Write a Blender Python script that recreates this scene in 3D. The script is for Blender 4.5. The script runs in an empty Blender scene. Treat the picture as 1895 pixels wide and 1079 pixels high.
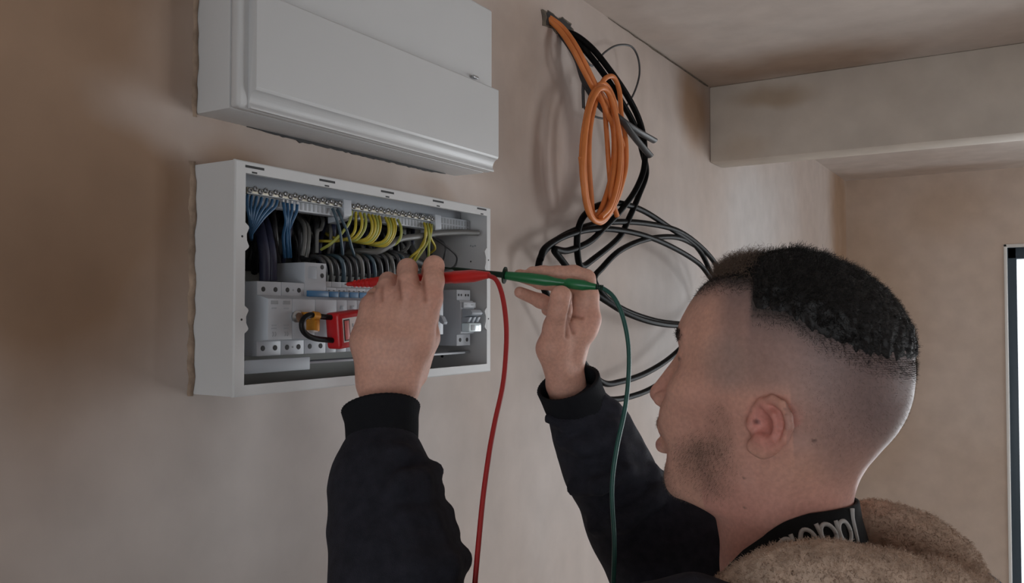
import bpy, bmesh, math, random
import numpy as np
from mathutils import Vector, Matrix

# ------------------------------------------------------------------ camera, world, light, exposure
SC = bpy.context.scene
COL = SC.collection
F, CX, CY = 1590.0, 947.5, 539.5
YAW = math.radians(31.58); PIT = math.radians(1.567)
CAM = np.array([0.761, 0.0, 1.75])
F0 = np.array([-math.sin(YAW), math.cos(YAW), 0.0])
RV = np.array([math.cos(YAW), math.sin(YAW), 0.0])
UZ = np.array([0.0, 0.0, 1.0])
FV = F0 * math.cos(PIT) + UZ * math.sin(PIT)
UV = np.cross(RV, FV)
cd = bpy.data.cameras.new('camera'); co = bpy.data.objects.new('camera', cd); COL.objects.link(co)
cd.sensor_fit = 'HORIZONTAL'; cd.sensor_width = 36.0; cd.lens = 36.0 * F / 1895.0
cd.clip_start = 0.02; cd.clip_end = 200
co.matrix_world = Matrix(((RV[0], UV[0], -FV[0], CAM[0]), (RV[1], UV[1], -FV[1], CAM[1]), (RV[2], UV[2], -FV[2], CAM[2]), (0, 0, 0, 1)))
SC.camera = co
SC.view_settings.view_transform = 'Standard'; SC.view_settings.look = 'None'
SC.view_settings.gamma = 1.0; SC.view_settings.use_curve_mapping = False
SC.view_settings.exposure = -0.12

# overcast daylight outside
wd = bpy.data.worlds.new('overcast_sky'); SC.world = wd; wd.use_nodes = True
bg = wd.node_tree.nodes['Background']
bg.inputs['Color'].default_value = (0.88, 0.94, 1.0, 1); bg.inputs['Strength'].default_value = 1.6

ROOM_X, ROOM_Y0, ROOM_Y1, ROOM_Z = 4.2, -2.6, 4.196, 2.372
# openings (windows / doors): far glazed door, right window, back window
FAR_DOOR = (0.632, 2.45, 0.0, 2.05)       # x0,x1,z0,z1 on the far wall
RIGHT_WIN = (2.45, 3.95, 0.55, 2.1)         # y0,y1,z0,z1 on the right wall
BACK_WIN = (0.5, 3.0, 0.5, 2.1)           # x0,x1,z0,z1 on the back wall
def daylight(name, loc, rot, sx, sy, power, col=(0.93, 0.97, 1.0)):
    l = bpy.data.lights.new(name, 'AREA'); l.shape = 'RECTANGLE'; l.size = sx; l.size_y = sy
    l.energy = power; l.color = col
    o = bpy.data.objects.new(name, l); COL.objects.link(o); o.location = loc; o.rotation_euler = rot
    return o
PI = math.pi
daylight('daylight_far_door', ((FAR_DOOR[0]+FAR_DOOR[1])/2, ROOM_Y1+0.35, 1.05), (-PI/2-0.22, 0, 0), 1.7, 2.0, 58)
daylight('daylight_right_window', (ROOM_X+0.25, 3.2, 1.33), (0, PI/2+0.22, 0), 1.5, 1.5, 56)
daylight('daylight_back_window', (1.75, ROOM_Y0-0.25, 1.3), (PI/2, 0, 0), 2.4, 1.55, 33)

# ------------------------------------------------------------------ placing helpers (world geometry from the surveyed camera)
def ray(px, py): return FV + RV*(px-CX)/F - UV*(py-CY)/F
def P(px, py, Z): return CAM + ray(px, py)*Z
def PX(px, py, x):
    d = ray(px, py); return CAM + d*(x-CAM[0])/d[0]
def PY(px, py, y):
    d = ray(px, py); return CAM + d*(y-CAM[1])/d[1]

# ------------------------------------------------------------------ materials
def new_mat(name):
    m = bpy.data.materials.new(name); m.use_nodes = True
    nt = m.node_tree; b = nt.nodes['Principled BSDF']
    return m, nt, b
def mat(name, col, rough=0.5, metal=0.0, var=0.0, scale=40.0, bump=0.0, bscale=200.0, spec=0.5, trans=0.0, coat=0.0):
    m, nt, b = new_mat(name)
    b.inputs['Base Color'].default_value = (*col, 1); b.inputs['Roughness'].default_value = rough
    b.inputs['Metallic'].default_value = metal; b.inputs['Specular IOR Level'].default_value = spec
    b.inputs['Transmission Weight'].default_value = trans; b.inputs['Coat Weight'].default_value = coat
    if var > 0 or bump > 0:
        tc = nt.nodes.new('ShaderNodeTexCoord')
    if var > 0:
        n = nt.nodes.new('ShaderNodeTexNoise'); n.inputs['Scale'].default_value = scale; n.inputs['Detail'].default_value = 5
        nt.links.new(tc.outputs['Object'], n.inputs['Vector'])
        mr = nt.nodes.new('ShaderNodeMapRange'); mr.inputs[1].default_value = 0.3; mr.inputs[2].default_value = 0.7
        mr.inputs[3].default_value = 1-var; mr.inputs[4].default_value = 1+var
        nt.links.new(n.outputs['Fac'], mr.inputs[0])
        mx = nt.nodes.new('ShaderNodeMix'); mx.data_type = 'RGBA'; mx.blend_type = 'MULTIPLY'; mx.inputs[0].default_value = 1
        mx.inputs[6].default_value = (*col, 1); nt.links.new(mr.outputs[0], mx.inputs[7])
        nt.links.new(mx.outputs[2], b.inputs['Base Color'])
    if bump > 0:
        n2 = nt.nodes.new('ShaderNodeTexNoise'); n2.inputs['Scale'].default_value = bscale; n2.inputs['Detail'].default_value = 3
        nt.links.new(tc.outputs['Object'], n2.inputs['Vector'])
        bp = nt.nodes.new('ShaderNodeBump'); bp.inputs['Strength'].default_value = bump; bp.inputs['Distance'].default_value = 0.002
        nt.links.new(n2.outputs['Fac'], bp.inputs['Height']); nt.links.new(bp.outputs[0], b.inputs['Normal'])
    return m

def plaster(name, light, brown, blobs, base=0.15, noise=0.35, grey=None, gblobs=()):
    """Half-dry skim plaster: light dry plaster with damp brown patches of their own shape."""
    m, nt, b = new_mat(name)
    N, L = nt.nodes.new, nt.links.new
    b.inputs['Roughness'].default_value = 0.62; b.inputs['Specular IOR Level'].default_value = 0.25
    tc = N('ShaderNodeTexCoord')
    def math_(op, a, c, clamp=False):
        n = N('ShaderNodeMath'); n.operation = op; n.use_clamp = clamp
        for i, v in enumerate((a, c)):
            if isinstance(v, (int, float)): n.inputs[i].default_value = v
            else: L(v, n.inputs[i])
        return n.outputs[0]
    wn = N('ShaderNodeTexNoise'); wn.inputs['Scale'].default_value = 3.5; wn.inputs['Detail'].default_value = 3
    L(tc.outputs['Object'], wn.inputs['Vector'])
    wv = N('ShaderNodeVectorMath'); wv.operation = 'MULTIPLY_ADD'
    wv.inputs[1].default_value = (0.16,)*3; L(wn.outputs['Color'], wv.inputs[0])
    off = N('ShaderNodeVectorMath'); off.operation = 'SUBTRACT'; off.inputs[1].default_value = (0.08,)*3
    L(tc.outputs['Object'], off.inputs[0]); L(off.outputs[0], wv.inputs[2])
    def field(bl, start):
        tot = start
        for c, r, s in bl:
            d = N('ShaderNodeVectorMath'); d.operation = 'SUBTRACT'; d.inputs[1].default_value = c; L(wv.outputs[0], d.inputs[0])
            q = N('ShaderNodeVectorMath'); q.operation = 'DIVIDE'; q.inputs[1].default_value = r; L(d.outputs[0], q.inputs[0])
            ln = N('ShaderNodeVectorMath'); ln.operation = 'LENGTH'; L(q.outputs[0], ln.inputs[0])
            mr = N('ShaderNodeMapRange'); mr.interpolation_type = 'SMOOTHSTEP'
            mr.inputs[1].default_value = 0.25; mr.inputs[2].default_value = 1.0; mr.inputs[3].default_value = s; mr.inputs[4].default_value = 0
            L(ln.outputs['Value'], mr.inputs[0])
            tot = math_('ADD', tot, mr.outputs[0])
        return tot
    n1 = N('ShaderNodeTexNoise'); n1.inputs['Scale'].default_value = 2.3; n1.inputs['Detail'].default_value = 6; n1.inputs['Roughness'].default_value = 0.6
    mp = N('ShaderNodeMapping'); mp.inputs['Scale'].default_value = (1, 1.6, 0.8); L(tc.outputs['Object'], mp.inputs[0]); L(mp.outputs[0], n1.inputs['Vector'])
    nz = math_('MULTIPLY', math_('SUBTRACT', n1.outputs['Fac'], 0.5), noise*2)
    fac = math_('ADD', field(blobs, base), nz, True)
    mx = N('ShaderNodeMix'); mx.data_type = 'RGBA'; mx.inputs[6].default_value = (*light, 1); mx.inputs[7].default_value = (*brown, 1)
    L(fac, mx.inputs[0])
    out = mx.outputs[2]
    if gblobs:
        g = N('ShaderNodeMix'); g.data_type = 'RGBA'; g.inputs[7].default_value = (*grey, 1)
        L(math_('ADD', field(gblobs, 0.0), 0.0, True), g.inputs[0]); L(out, g.inputs[6]); out = g.outputs[2]
    n3 = N('ShaderNodeTexNoise'); n3.inputs['Scale'].default_value = 14; n3.inputs['Detail'].default_value = 7; L(tc.outputs['Object'], n3.inputs['Vector'])
    m3 = N('ShaderNodeMapRange'); m3.inputs[1].default_value = .3; m3.inputs[2].default_value = .7; m3.inputs[3].default_value = .93; m3.inputs[4].default_value = 1.06
    L(n3.outputs['Fac'], m3.inputs[0])
    mm = N('ShaderNodeMix'); mm.data_type = 'RGBA'; mm.blend_type = 'MULTIPLY'; mm.inputs[0].default_value = 1
    L(out, mm.inputs[6]); L(m3.outputs[0], mm.inputs[7]); L(mm.outputs[2], b.inputs['Base Color'])
    bp = N('ShaderNodeBump'); bp.inputs['Strength'].default_value = 0.25; bp.inputs['Distance'].default_value = 0.004
    n4 = N('ShaderNodeTexNoise'); n4.inputs['Scale'].default_value = 5; n4.inputs['Detail'].default_value = 6; L(tc.outputs['Object'], n4.inputs['Vector'])
    L(n4.outputs['Fac'], bp.inputs['Height']); L(bp.outputs[0], b.inputs['Normal'])
    return m

M = {}
M['white'] = mat('white_powder_coat', (0.58, 0.585, 0.59), 0.38, var=0.02, scale=6, bump=0.04, bscale=600)
M['white_in'] = mat('enclosure_inside', (0.42, 0.44, 0.42), 0.5)
M['plastic'] = mat('white_plastic', (0.47, 0.50, 0.545), 0.4)
M['plastic2'] = mat('pale_grey_plastic', (0.37, 0.41, 0.46), 0.45)
M['greyp'] = mat('grey_print', (0.30, 0.32, 0.34), 0.5)
M['blue_label'] = mat('blue_plastic', (0.05, 0.17, 0.34), 0.4)
M['dark'] = mat('dark_recess', (0.012, 0.012, 0.013), 0.6)
M['steel'] = mat('zinc_steel', (0.50, 0.51, 0.52), 0.32, 1.0)
M['brass'] = mat('nickel_brass', (0.25, 0.23, 0.19), 0.4, 1.0)
M['blue_w'] = mat('blue_pvc', (0.025, 0.095, 0.20), 0.42)
M['slate_w'] = mat('slate_pvc', (0.05, 0.085, 0.11), 0.42)
M['navy_w'] = mat('navy_pvc', (0.02, 0.024, 0.06), 0.45)
M['yellow_w'] = mat('yellow_green_pvc', (0.46, 0.37, 0.035), 0.42)
M['yg_w'] = mat('green_yellow_pvc', (0.34, 0.36, 0.08), 0.42)
M['grey_w'] = mat('grey_pvc', (0.12, 0.12, 0.115), 0.42)
M['dgrey_w'] = mat('dark_grey_pvc', (0.04, 0.04, 0.043), 0.45)
M['black_w'] = mat('black_pvc', (0.008, 0.008, 0.009), 0.45, spec=0.2)
M['black_scuff'] = mat('black_cable_sheath', (0.006, 0.006, 0.0062), 0.38, var=0.5, scale=60, bump=0.05, spec=0.04)
M['orange_w'] = mat('orange_cable_sheath', (0.62, 0.19, 0.045), 0.5, var=0.12, scale=30)
M['red'] = mat('red_plastic', (0.50, 0.012, 0.016), 0.36)
M['red_grip'] = mat('red_probe_plastic', (0.55, 0.022, 0.020), 0.35)
M['red_lead'] = mat('red_silicone_lead', (0.40, 0.022, 0.022), 0.4)
M['green'] = mat('green_probe_plastic', (0.012, 0.16, 0.055), 0.33)
M['green_lead'] = mat('green_silicone_lead', (0.012, 0.085, 0.07), 0.38)
M['dgreen'] = mat('dark_green_shaft', (0.008, 0.03, 0.018), 0.5, spec=0.2)
M['orange_brass'] = mat('orange_lockout', (0.55, 0.23, 0.02), 0.38, 0.3)
M['sticker'] = mat('sticker_white', (0.66, 0.60, 0.58), 0.5)
M['pinkred'] = mat('sticker_red', (0.62, 0.14, 0.13), 0.45)
M['lens'] = mat('clear_lens', (0.72, 0.85, 0.90), 0.15, 0.0, coat=1.0)
M['cloth'] = mat('black_navy_fleece', (0.021, 0.022, 0.031), 0.85, var=0.25, scale=90, bump=0.5, bscale=900, spec=0.2)
M['rib'] = mat('black_rib_knit', (0.010, 0.011, 0.014), 0.9, bump=0.4, bscale=1200, spec=0.2)
M['sherpa'] = mat('brown_sherpa', (0.55, 0.41, 0.32), 0.95, var=0.12, scale=70, bump=0.9, bscale=260, spec=0.1)
M['band'] = mat('black_neck_tape', (0.010, 0.011, 0.012), 0.8, bump=0.3, bscale=1500, spec=0.2)
M['print'] = mat('white_print', (0.50, 0.50, 0.49), 0.6)
M['denim'] = mat('dark_work_trousers', (0.03, 0.032, 0.04), 0.85, var=0.2, scale=50, bump=0.4, bscale=800)
M['shoe'] = mat('black_leather', (0.015, 0.014, 0.013), 0.5, bump=0.2)
M['hair'] = mat('dark_hair', (0.012, 0.011, 0.011), 0.55, spec=0.35)
M['hair_b'] = mat('brown_hair', (0.15, 0.10, 0.072), 0.5, spec=0.4)
M['anthra'] = mat('anthracite_frame', (0.035, 0.055, 0.075), 0.4)
M['bead'] = mat('white_reveal', (0.80, 0.80, 0.78), 0.5)
M['floor'] = mat('concrete_screed', (0.55, 0.52, 0.48), 0.8, var=0.2, scale=5, bump=0.2, bscale=30)
M['rubble'] = mat('broken_plaster', (0.13, 0.105, 0.08), 0.9, var=0.4, scale=60, bump=0.8, bscale=120)
M['rubble2'] = mat('ragged_plaster', (0.34, 0.25, 0.185), 0.9, var=0.3, scale=60, bump=0.6, bscale=120)
m, nt, b = new_mat('window_glass')
tr = nt.nodes.new('ShaderNodeBsdfTransparent'); gl = nt.nodes.new('ShaderNodeBsdfGlossy'); gl.inputs['Roughness'].default_value = 0.02
fr = nt.nodes.new('ShaderNodeFresnel'); mxs = nt.nodes.new('ShaderNodeMixShader')
nt.links.new(fr.outputs[0], mxs.inputs[0]); nt.links.new(tr.outputs[0], mxs.inputs[1]); nt.links.new(gl.outputs[0], mxs.inputs[2])
nt.links.new(mxs.outputs[0], nt.nodes['Material Output'].inputs[0]); M['glass'] = m

LIGHT = (0.56, 0.49, 0.455); BROWN = (0.33, 0.215, 0.143); GREY = (0.54, 0.52, 0.515)
def wb(px, py, r, s, x=0.0): return (tuple(PX(px, py, x)), r, s)
M['plaster_main'] = plaster('plaster_main_wall', LIGHT, BROWN, [
    ((0, 0.0, 2.08), (1, 0.95, 0.66), 0.72), ((0, 0.46, 1.86), (1, 0.22, 0.26), 0.55), ((0, 0.5, 2.2), (1, 0.22, 0.22), 0.3),
    wb(200, 190, (1, .15, .07), -0.25), wb(310, 225, (1, .10, .05), -0.25), wb(560, 900, (1, .4, .15), -0.25), wb(120, 950, (1, .4, .2), 0.12),
    wb(420, 255, (1, .08, .04), 0.5), wb(790, 345, (1, .08, .03), 0.35), wb(1285, 200, (1, .16, .16), 0.75), wb(1555, 420, (1, .3, .6), 0.75),
    wb(960, 120, (1, .2, .3), 0.18), wb(1040, 260, (1, .05, .14), 0.2), wb(1000, 800, (1, .3, .3), -0.15)],
    base=0.24, noise=0.26, grey=GREY, gblobs=[wb(1390, 420, (1, .42, .35), 0.8), wb(1250, 600, (1, .4, .35), 0.6), wb(1450, 380, (1, .3, .3), .4), wb(480, 1000, (1, .5, .3), 0.35)])
M['plaster_far'] = plaster('plaster_far_wall', (0.66, 0.565, 0.505), (0.47, 0.335, 0.235), [((0.05, 4.2, 1.7), (.35, 1, 1.2), 0.35), ((0.42, 4.2, 2.2), (.25, 1, .2), 0.3), ((0.5, 4.2, 1.5), (.3, 1, .5), -.1)], base=0.38, noise=0.25)
M['plaster_ceil'] = plaster('plaster_ceiling', (0.68, 0.615, 0.575), BROWN, [((0.30, 2.16, 2.37), (.3, .2, 1), 0.75), ((0.0, 2.2, 2.37), (.2, .35, 1), 0.45), ((0.05, 1.5, 2.37), (.12, .6, 1), 0.2), ((0.3, 4.1, 2.37), (.6, .2, 1), 0.45), ((0.75, 2.15, 2.37), (.4, .15, 1), .25)], base=0.12, noise=0.3)
M['plaster_beam'] = plaster('plaster_beam', (0.66, 0.61, 0.555), (0.42, 0.32, 0.225), [((0.16, 2.28, 2.34), (.16, 1, .05), 0.55), ((0.1, 2.28, 2.19), (.1, 1, .05), 0.25)], base=0.25, noise=0.3)

# ------------------------------------------------------------------ mesh helpers
def finish(name, me, m, parent=None, smooth=False, angle=None):
    o = bpy.data.objects.new(name, me); COL.objects.link(o)
    if m is not None: me.materials.append(M[m] if isinstance(m, str) else m)
    if smooth:
        me.polygons.foreach_set('use_smooth', np.ones(len(me.polygons), bool))
        if angle: me.set_sharp_from_angle(angle=math.radians(angle))
    if parent is not None: o.parent = parent
    return o
def raw(name, v, f, m, parent=None, smooth=False, angle=None):
    me = bpy.data.meshes.new(name)
    if isinstance(v, np.ndarray): v = v.tolist()
    if isinstance(f, np.ndarray): f = f.tolist()
    me.from_pydata(v, [], f); me.update()
    return finish(name, me, m, parent, smooth, angle)
def bm_obj(name, bm, m, parent=None, smooth=False, angle=None):
    me = bpy.data.meshes.new(name); bmesh.ops.recalc_face_normals(bm, faces=bm.faces[:]); bm.to_mesh(me); bm.free()
    return finish(name, me, m, parent, smooth, angle)
def add_box(bm, lo, hi, bev=0.0, seg=2):
    vs = [bm.verts.new((x, y, z)) for x in (lo[0], hi[0]) for y in (lo[1], hi[1]) for z in (lo[2], hi[2])]
    fs = [(0, 1, 3, 2), (4, 6, 7, 5), (0, 4, 5, 1), (2, 3, 7, 6), (0, 2, 6, 4), (1, 5, 7, 3)]
    nf = [bm.faces.new([vs[i] for i in f]) for f in fs]
    if bev > 0:
        es = list({e for f in nf for e in f.edges})
        bmesh.ops.bevel(bm, geom=es, offset=bev, segments=seg, affect='EDGES', profile=0.5)
def add_frame(bm, o, i, x0, x1, ch=0.0008):
    """flat rectangular ring in the y-z plane; o, i = (y0, y1, z0, z1) outside and inside"""
    def loop(r, x, d=0.0): return [bm.verts.new(p) for p in ((x, r[0]+d, r[2]+d), (x, r[1]-d, r[2]+d), (x, r[1]-d, r[3]-d), (x, r[0]+d, r[3]-d))]
    L = [loop(o, x0), loop(o, x1-ch), loop(o, x1, ch), loop(i, x1), loop(i, x0)]
    for a, b in zip(L, L[1:]+L[:1]):
        for k in range(4): bm.faces.new((a[k], a[(k+1) % 4], b[(k+1) % 4], b[k]))
def box(name, lo, hi, m, parent=None, bev=0.0, seg=2):
    bm = bmesh.new(); add_box(bm, lo, hi, bev, seg); return bm_obj(name, bm, m, parent, bev > 0, 40)
def add_prism(bm, poly, axis, a0, a1, bev=0.0):
    """poly: list of 2D points in the two other axes (cyclic order), extruded along axis from a0 to a1."""
    def p3(p, a):
        if axis == 0: return (a, p[0], p[1])
        if axis == 1: return (p[0], a, p[1])
        return (p[0], p[1], a)
    A = [bm.verts.new(p3(p, a0)) for p in poly]; B = [bm.verts.new(p3(p, a1)) for p in poly]
    n = len(poly); nf = [bm.faces.new(A), bm.faces.new(B[::-1])]
    for i in range(n): nf.append(bm.faces.new((A[i], B[i], B[(i+1) % n], A[(i+1) % n])))
    bmesh.ops.recalc_face_normals(bm, faces=nf)
    if bev > 0: bmesh.ops.bevel(bm, geom=list({e for f in nf for e in f.edges}), offset=bev, segments=2, affect='EDGES', profile=0.5)
def prism(name, poly, axis, a0, a1, m, parent=None, bev=0.0):
    bm = bmesh.new(); add_prism(bm, poly, axis, a0, a1, bev); return bm_obj(name, bm, m, parent, bev > 0, 40)
def spline(pts, n=8):
    pts = [np.asarray(p, float) for p in pts]
    if len(pts) < 3:
        return np.array([pts[0]*(1-t)+pts[1]*t for t in np.linspace(0, 1, max(2, n))])
    Q = [2*pts[0]-pts[1]] + pts + [2*pts[-1]-pts[-2]]; out = []
    for i in range(1, len(Q)-2):
        p0, p1, p2, p3 = Q[i-1], Q[i], Q[i+1], Q[i+2]
        for t in np.linspace(0, 1, n, endpoint=False):
            out.append(0.5*((2*p1)+(-p0+p2)*t+(2*p0-5*p1+4*p2-p3)*t*t+(-p0+3*p1-3*p2+p3)*t**3))
    out.append(pts[-1]); return np.array(out)
def tube_data(path, r, sides=8, flat=1.0, cap=True):
    path = np.asarray(path, float); n = len(path)
    r = np.full(n, r) if np.isscalar(r) else np.asarray(r, float)
    T = np.gradient(path, axis=0); T /= np.linalg.norm(T, axis=1)[:, None]+1e-12
    ref = np.array([0, 0, 1.0]) if abs(T[0][2]) < 0.9 else np.array([1.0, 0, 0])
    N = np.cross(T[0], ref); N /= np.linalg.norm(N); V = []
    for i in range(n):
        N = N - T[i]*(N@T[i]); N /= np.linalg.norm(N)+1e-12; B = np.cross(T[i], N)
        for k in range(sides):
            a = 2*PI*k/sides; V.append(path[i]+r[i]*(math.cos(a)*N+flat*math.sin(a)*B))
    Fc = []
    for i in range(n-1):
        for k in range(sides):
            k2 = (k+1) % sides; Fc.append((i*sides+k, i*sides+k2, (i+1)*sides+k2, (i+1)*sides+k))
    if cap: Fc.append(tuple(range(sides))[::-1]); Fc.append(tuple((n-1)*sides+k for k in range(sides)))
    return V, Fc
def tube(name, path, r, m, parent=None, sides=8, flat=1.0):
    V, Fc = tube_data(path, r, sides, flat); return raw(name, [tuple(v) for v in V], Fc, m, parent, True, 60)
def lathe(name, prof, a, d, m, parent=None, sides=16, angle=50):
    """prof: (t along axis in metres, radius); axis from point a along direction d."""
    a = np.asarray(a, float); d = np.asarray(d, float); d = d/np.linalg.norm(d)
    path = [a+d*t for t, r in prof]
    ref = np.array([0, 0, 1.0]) if abs(d[2]) < 0.9 else np.array([1.0, 0, 0])
    N = np.cross(d, ref); N /= np.linalg.norm(N); B = np.cross(d, N); V = []; Fc = []
    for p, (t, r) in zip(path, prof):
        for k in range(sides):
            q = 2*PI*k/sides; V.append(tuple(p+max(r, 1e-5)*(math.cos(q)*N+math.sin(q)*B)))
    n = len(prof)
    for i in range(n-1):
        for k in range(sides):
            k2 = (k+1) % sides; Fc.append((i*sides+k, i*sides+k2, (i+1)*sides+k2, (i+1)*sides+k))
    Fc.append(tuple(range(sides))[::-1]); Fc.append(tuple((n-1)*sides+k for k in range(sides)))
    return raw(name, V, Fc, m, parent, True, angle)
def tag(o, label, cat=None, group=None, kind=None):
    o['label'] = label
    if cat: o['category'] = cat
    if group: o['group'] = group
    if kind: o['kind'] = kind
    return o
def thing(name, label, cat, loc=(0, 0, 0), group=None):
    o = bpy.data.objects.new(name, None); COL.objects.link(o); o.empty_display_size = 0.05
    tag(o, label, cat, group); o['_base'] = 1; del o['_base']
    o.location = loc
    return o
def settle(root):
    """keep world geometry while the root empty sits at the thing's base"""
    inv = Matrix.Translation(-Vector(root.location))
    for c in root.children: c.matrix_parent_inverse = inv
def struct(o, label=None):
    o['kind'] = 'structure'
    if label: o['label'] = label
    return o

# ------------------------------------------------------------------ room shell
bm = bmesh.new(); T = 0.2
oy0, oy1, oz0, oz1 = 0.5965, 1.0705, 1.6685, 1.9065          # the lower board is let into the wall here
for (a, b_, c, d) in ((ROOM_Y0-T, oy0, 0, ROOM_Z), (oy1, ROOM_Y1+T, 0, ROOM_Z), (oy0, oy1, 0, oz0), (oy0, oy1, oz1, ROOM_Z)):
    add_box(bm, (-T, a, c), (0, b_, d))
add_box(bm, (-T, oy0, oz0), (-0.042, oy1, oz1))
wall_left = struct(bm_obj('wall_left', bm, 'plaster_main'), 'bare pink-brown skim plastered wall carrying the two boards')
def wall_with_hole(name, axis, pos0, pos1, u0, u1, hole, m):
    bm = bmesh.new(); h0, h1, z0, z1 = hole
    for (a, b_, c, d) in ((u0, h0, 0, ROOM_Z), (h1, u1, 0, ROOM_Z), (h0, h1, z1, ROOM_Z), (h0, h1, 0, z0)):
        if d-c < 1e-4: continue
        if axis == 1: add_box(bm, (a, pos0, c), (b_, pos1, d))
        else: add_box(bm, (pos0, a, c), (pos1, b_, d))
    return bm_obj(name, bm, m)
struct(wall_with_hole('wall_far', 1, ROOM_Y1, ROOM_Y1+T, 0, ROOM_X, FAR_DOOR, 'plaster_far'), 'brown damp plaster end wall beyond the beam')
struct(wall_with_hole('wall_right', 0, ROOM_X, ROOM_X+T, ROOM_Y0, ROOM_Y1, RIGHT_WIN, 'plaster_far'), 'plastered side wall with a window')
struct(wall_with_hole('wall_back', 1, ROOM_Y0-T, ROOM_Y0, 0, ROOM_X, BACK_WIN, 'plaster_far'), 'plastered wall with a window behind the viewer')
struct(box('ceiling', (-T, ROOM_Y0-T, ROOM_Z), (ROOM_X+T, ROOM_Y1+T, ROOM_Z+0.15), 'plaster_ceil'), 'patchy grey and brown skimmed ceiling')
struct(box('floor', (-T, ROOM_Y0-T, -0.15), (ROOM_X+T, ROOM_Y1+T, 0), 'floor'), 'bare concrete screed floor')
struct(box('trim_1', (0, 2.268, 2.165), (ROOM_X, 2.372, ROOM_Z), 'plaster_beam', bev=0.004), 'plastered downstand beam crossing under the ceiling')
# far glazed door: reveal bead, dark frame, glass
d1 = thing('door_1', 'tall glazed door with a dark blue-grey frame in the far wall', 'door', (1.54, ROOM_Y1+0.08, 0)); d1['kind'] = 'structure'; del d1['category']
x0, x1, z0, z1 = FAR_DOOR
bm = bmesh.new()
for lo, hi in (((x0, ROOM_Y1-0.004, 0), (x0+0.012, ROOM_Y1+0.06, z1)), ((x1-0.012, ROOM_Y1-0.004, 0), (x1, ROOM_Y1+0.06, z1)), ((x0, ROOM_Y1-0.004, z1-0.012), (x1, ROOM_Y1+0.06, z1))):
    add_box(bm, lo, hi, 0.002)
bm_obj('reveal_bead', bm, 'bead', d1, True, 40)
bm = bmesh.new(); fy0, fy1 = ROOM_Y1+0.05, ROOM_Y1+0.12
xm = (x0+x1)/2
for lo, hi in (((x0+0.006, fy0, 0), (x0+0.046, fy1, z1-0.012)), ((x1-0.062, fy0, 0), (x1-0.012, fy1, z1-0.012)), ((x0+0.012, fy0, z1-0.06), (x1-0.012, fy1, z1-0.012)), ((x0+0.012, fy0, 0), (x1-0.012, fy1, 0.08)), ((xm-0.05, fy0, 0), (xm+0.05, fy1, z1-0.012))):
    add_box(bm, lo, hi, 0.003)
bm_obj('door_frame', bm, 'anthra', d1, True, 40)
for xa, xb in ((x0+0.044, xm-0.05), (xm+0.05, x1-0.06)):
    box('pane', (xa, ROOM_Y1+0.08, 0.078), (xb, ROOM_Y1+0.086, z1-0.058), 'glass', d1)
settle(d1)
def window(name, axis, pos, hole, label):
    w = thing(name, label, 'window', (pos if axis == 0 else (hole[0]+hole[1])/2, pos if axis == 1 else (hole[0]+hole[1])/2, hole[2])); w['kind'] = 'structure'; del w['category']
    h0, h1, z0, z1 = hole; bm = bmesh.new(); t = 0.06; mid = (h0+h1)/2
    for (a, b_, c, d) in ((h0, h0+t, z0, z1), (h1-t, h1, z0, z1), (h0, h1, z0, z0+t), (h0, h1, z1-t, z1), (mid-t/2, mid+t/2, z0, z1)):
        if axis == 0: add_box(bm, (pos-.03, a, c), (pos+.03, b_, d), 0.003)
        else: add_box(bm, (a, pos-.03, c), (b_, pos+.03, d), 0.003)
    bm_obj('window_frame', bm, 'anthra', w, True, 40)
    for a, b_ in ((h0+t, mid-t/2), (mid+t/2, h1-t)):
        if axis == 0: box('pane', (pos-.003, a, z0+t), (pos+.003, b_, z1-t), 'glass', w)
        else: box('pane', (a, pos-.003, z0+t), (b_, pos+.003, z1-t), 'glass', w)
    settle(w)
window('window_1', 0, ROOM_X+0.1, RIGHT_WIN, 'wide window in the side wall')
window('window_2', 1, ROOM_Y0-0.1, BACK_WIN, 'wide window in the wall behind the viewer')

# ------------------------------------------------------------------ upper board (closed)
ub = thing('consumer_unit', 'closed white metal consumer unit with a hinged flap, above the open one', 'fuse box', (0.03, 0.836, 1.963))
UY0, UY1, UZ0, UZ1 = 0.597, 1.0745, 1.963, 2.208
box('enclosure', (-0.005, UY0, UZ0), (0.052, UY1, UZ1), 'white', ub, 0.003)
box('front_cover', (0.0525, UY0-0.0005, UZ0), (0.066, UY1+0.0005, UZ1), 'white', ub, 0.004, 3)
# hinged flap: upright face with a concave finger lip along its lower edge
prof = [(0.066, 2.0855), (0.0772, 2.0855), (0.0785, 2.084), (0.0785, 1.9845), (0.0775, 1.9825)]
for t in np.linspace(0, 1, 7): prof.append((0.0775-0.0095*math.sin(t*PI/2), 1.9815-0.0125*(1-math.cos(t*PI/2))**0.9))
prof += [(0.0705, 1.9655), (0.0705, 1.9632), (0.066, 1.9632)]
prism('flap', prof, 1, 0.609, 1.0725, 'white', ub, 0.0006)
box('hinge_strip', (0.0655, 0.612, 2.086), (0.0675, 1.070, 2.0885), 'greyp', ub)
ct = PX(878, 143, 0.069)
cb = box('catch', tuple(ct-np.array([0.002, 0.006, 0.002])), tuple(ct+np.array([0.0035, 0.006, 0.002])), 'steel', ub, 0.0008)
# ragged gap where plaster meets the underside
rnd = random.Random(4); ya, yb, n_ = 0.665, 1.045, 70
lo_ = [(ya+(yb-ya)*k/n_, UZ0-0.0006-(0.0016+0.0016*rnd.random()*(1 if k % 5 else 2))*min(1, k/14)*min(1, (n_-k)/8)) for k in range(n_+1)]
prism('plaster_gap', lo_+[(yb, UZ0+.001), (ya, UZ0+.001)], 0, -0.002, 0.0015, 'dark', ub)
settle(ub)

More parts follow.
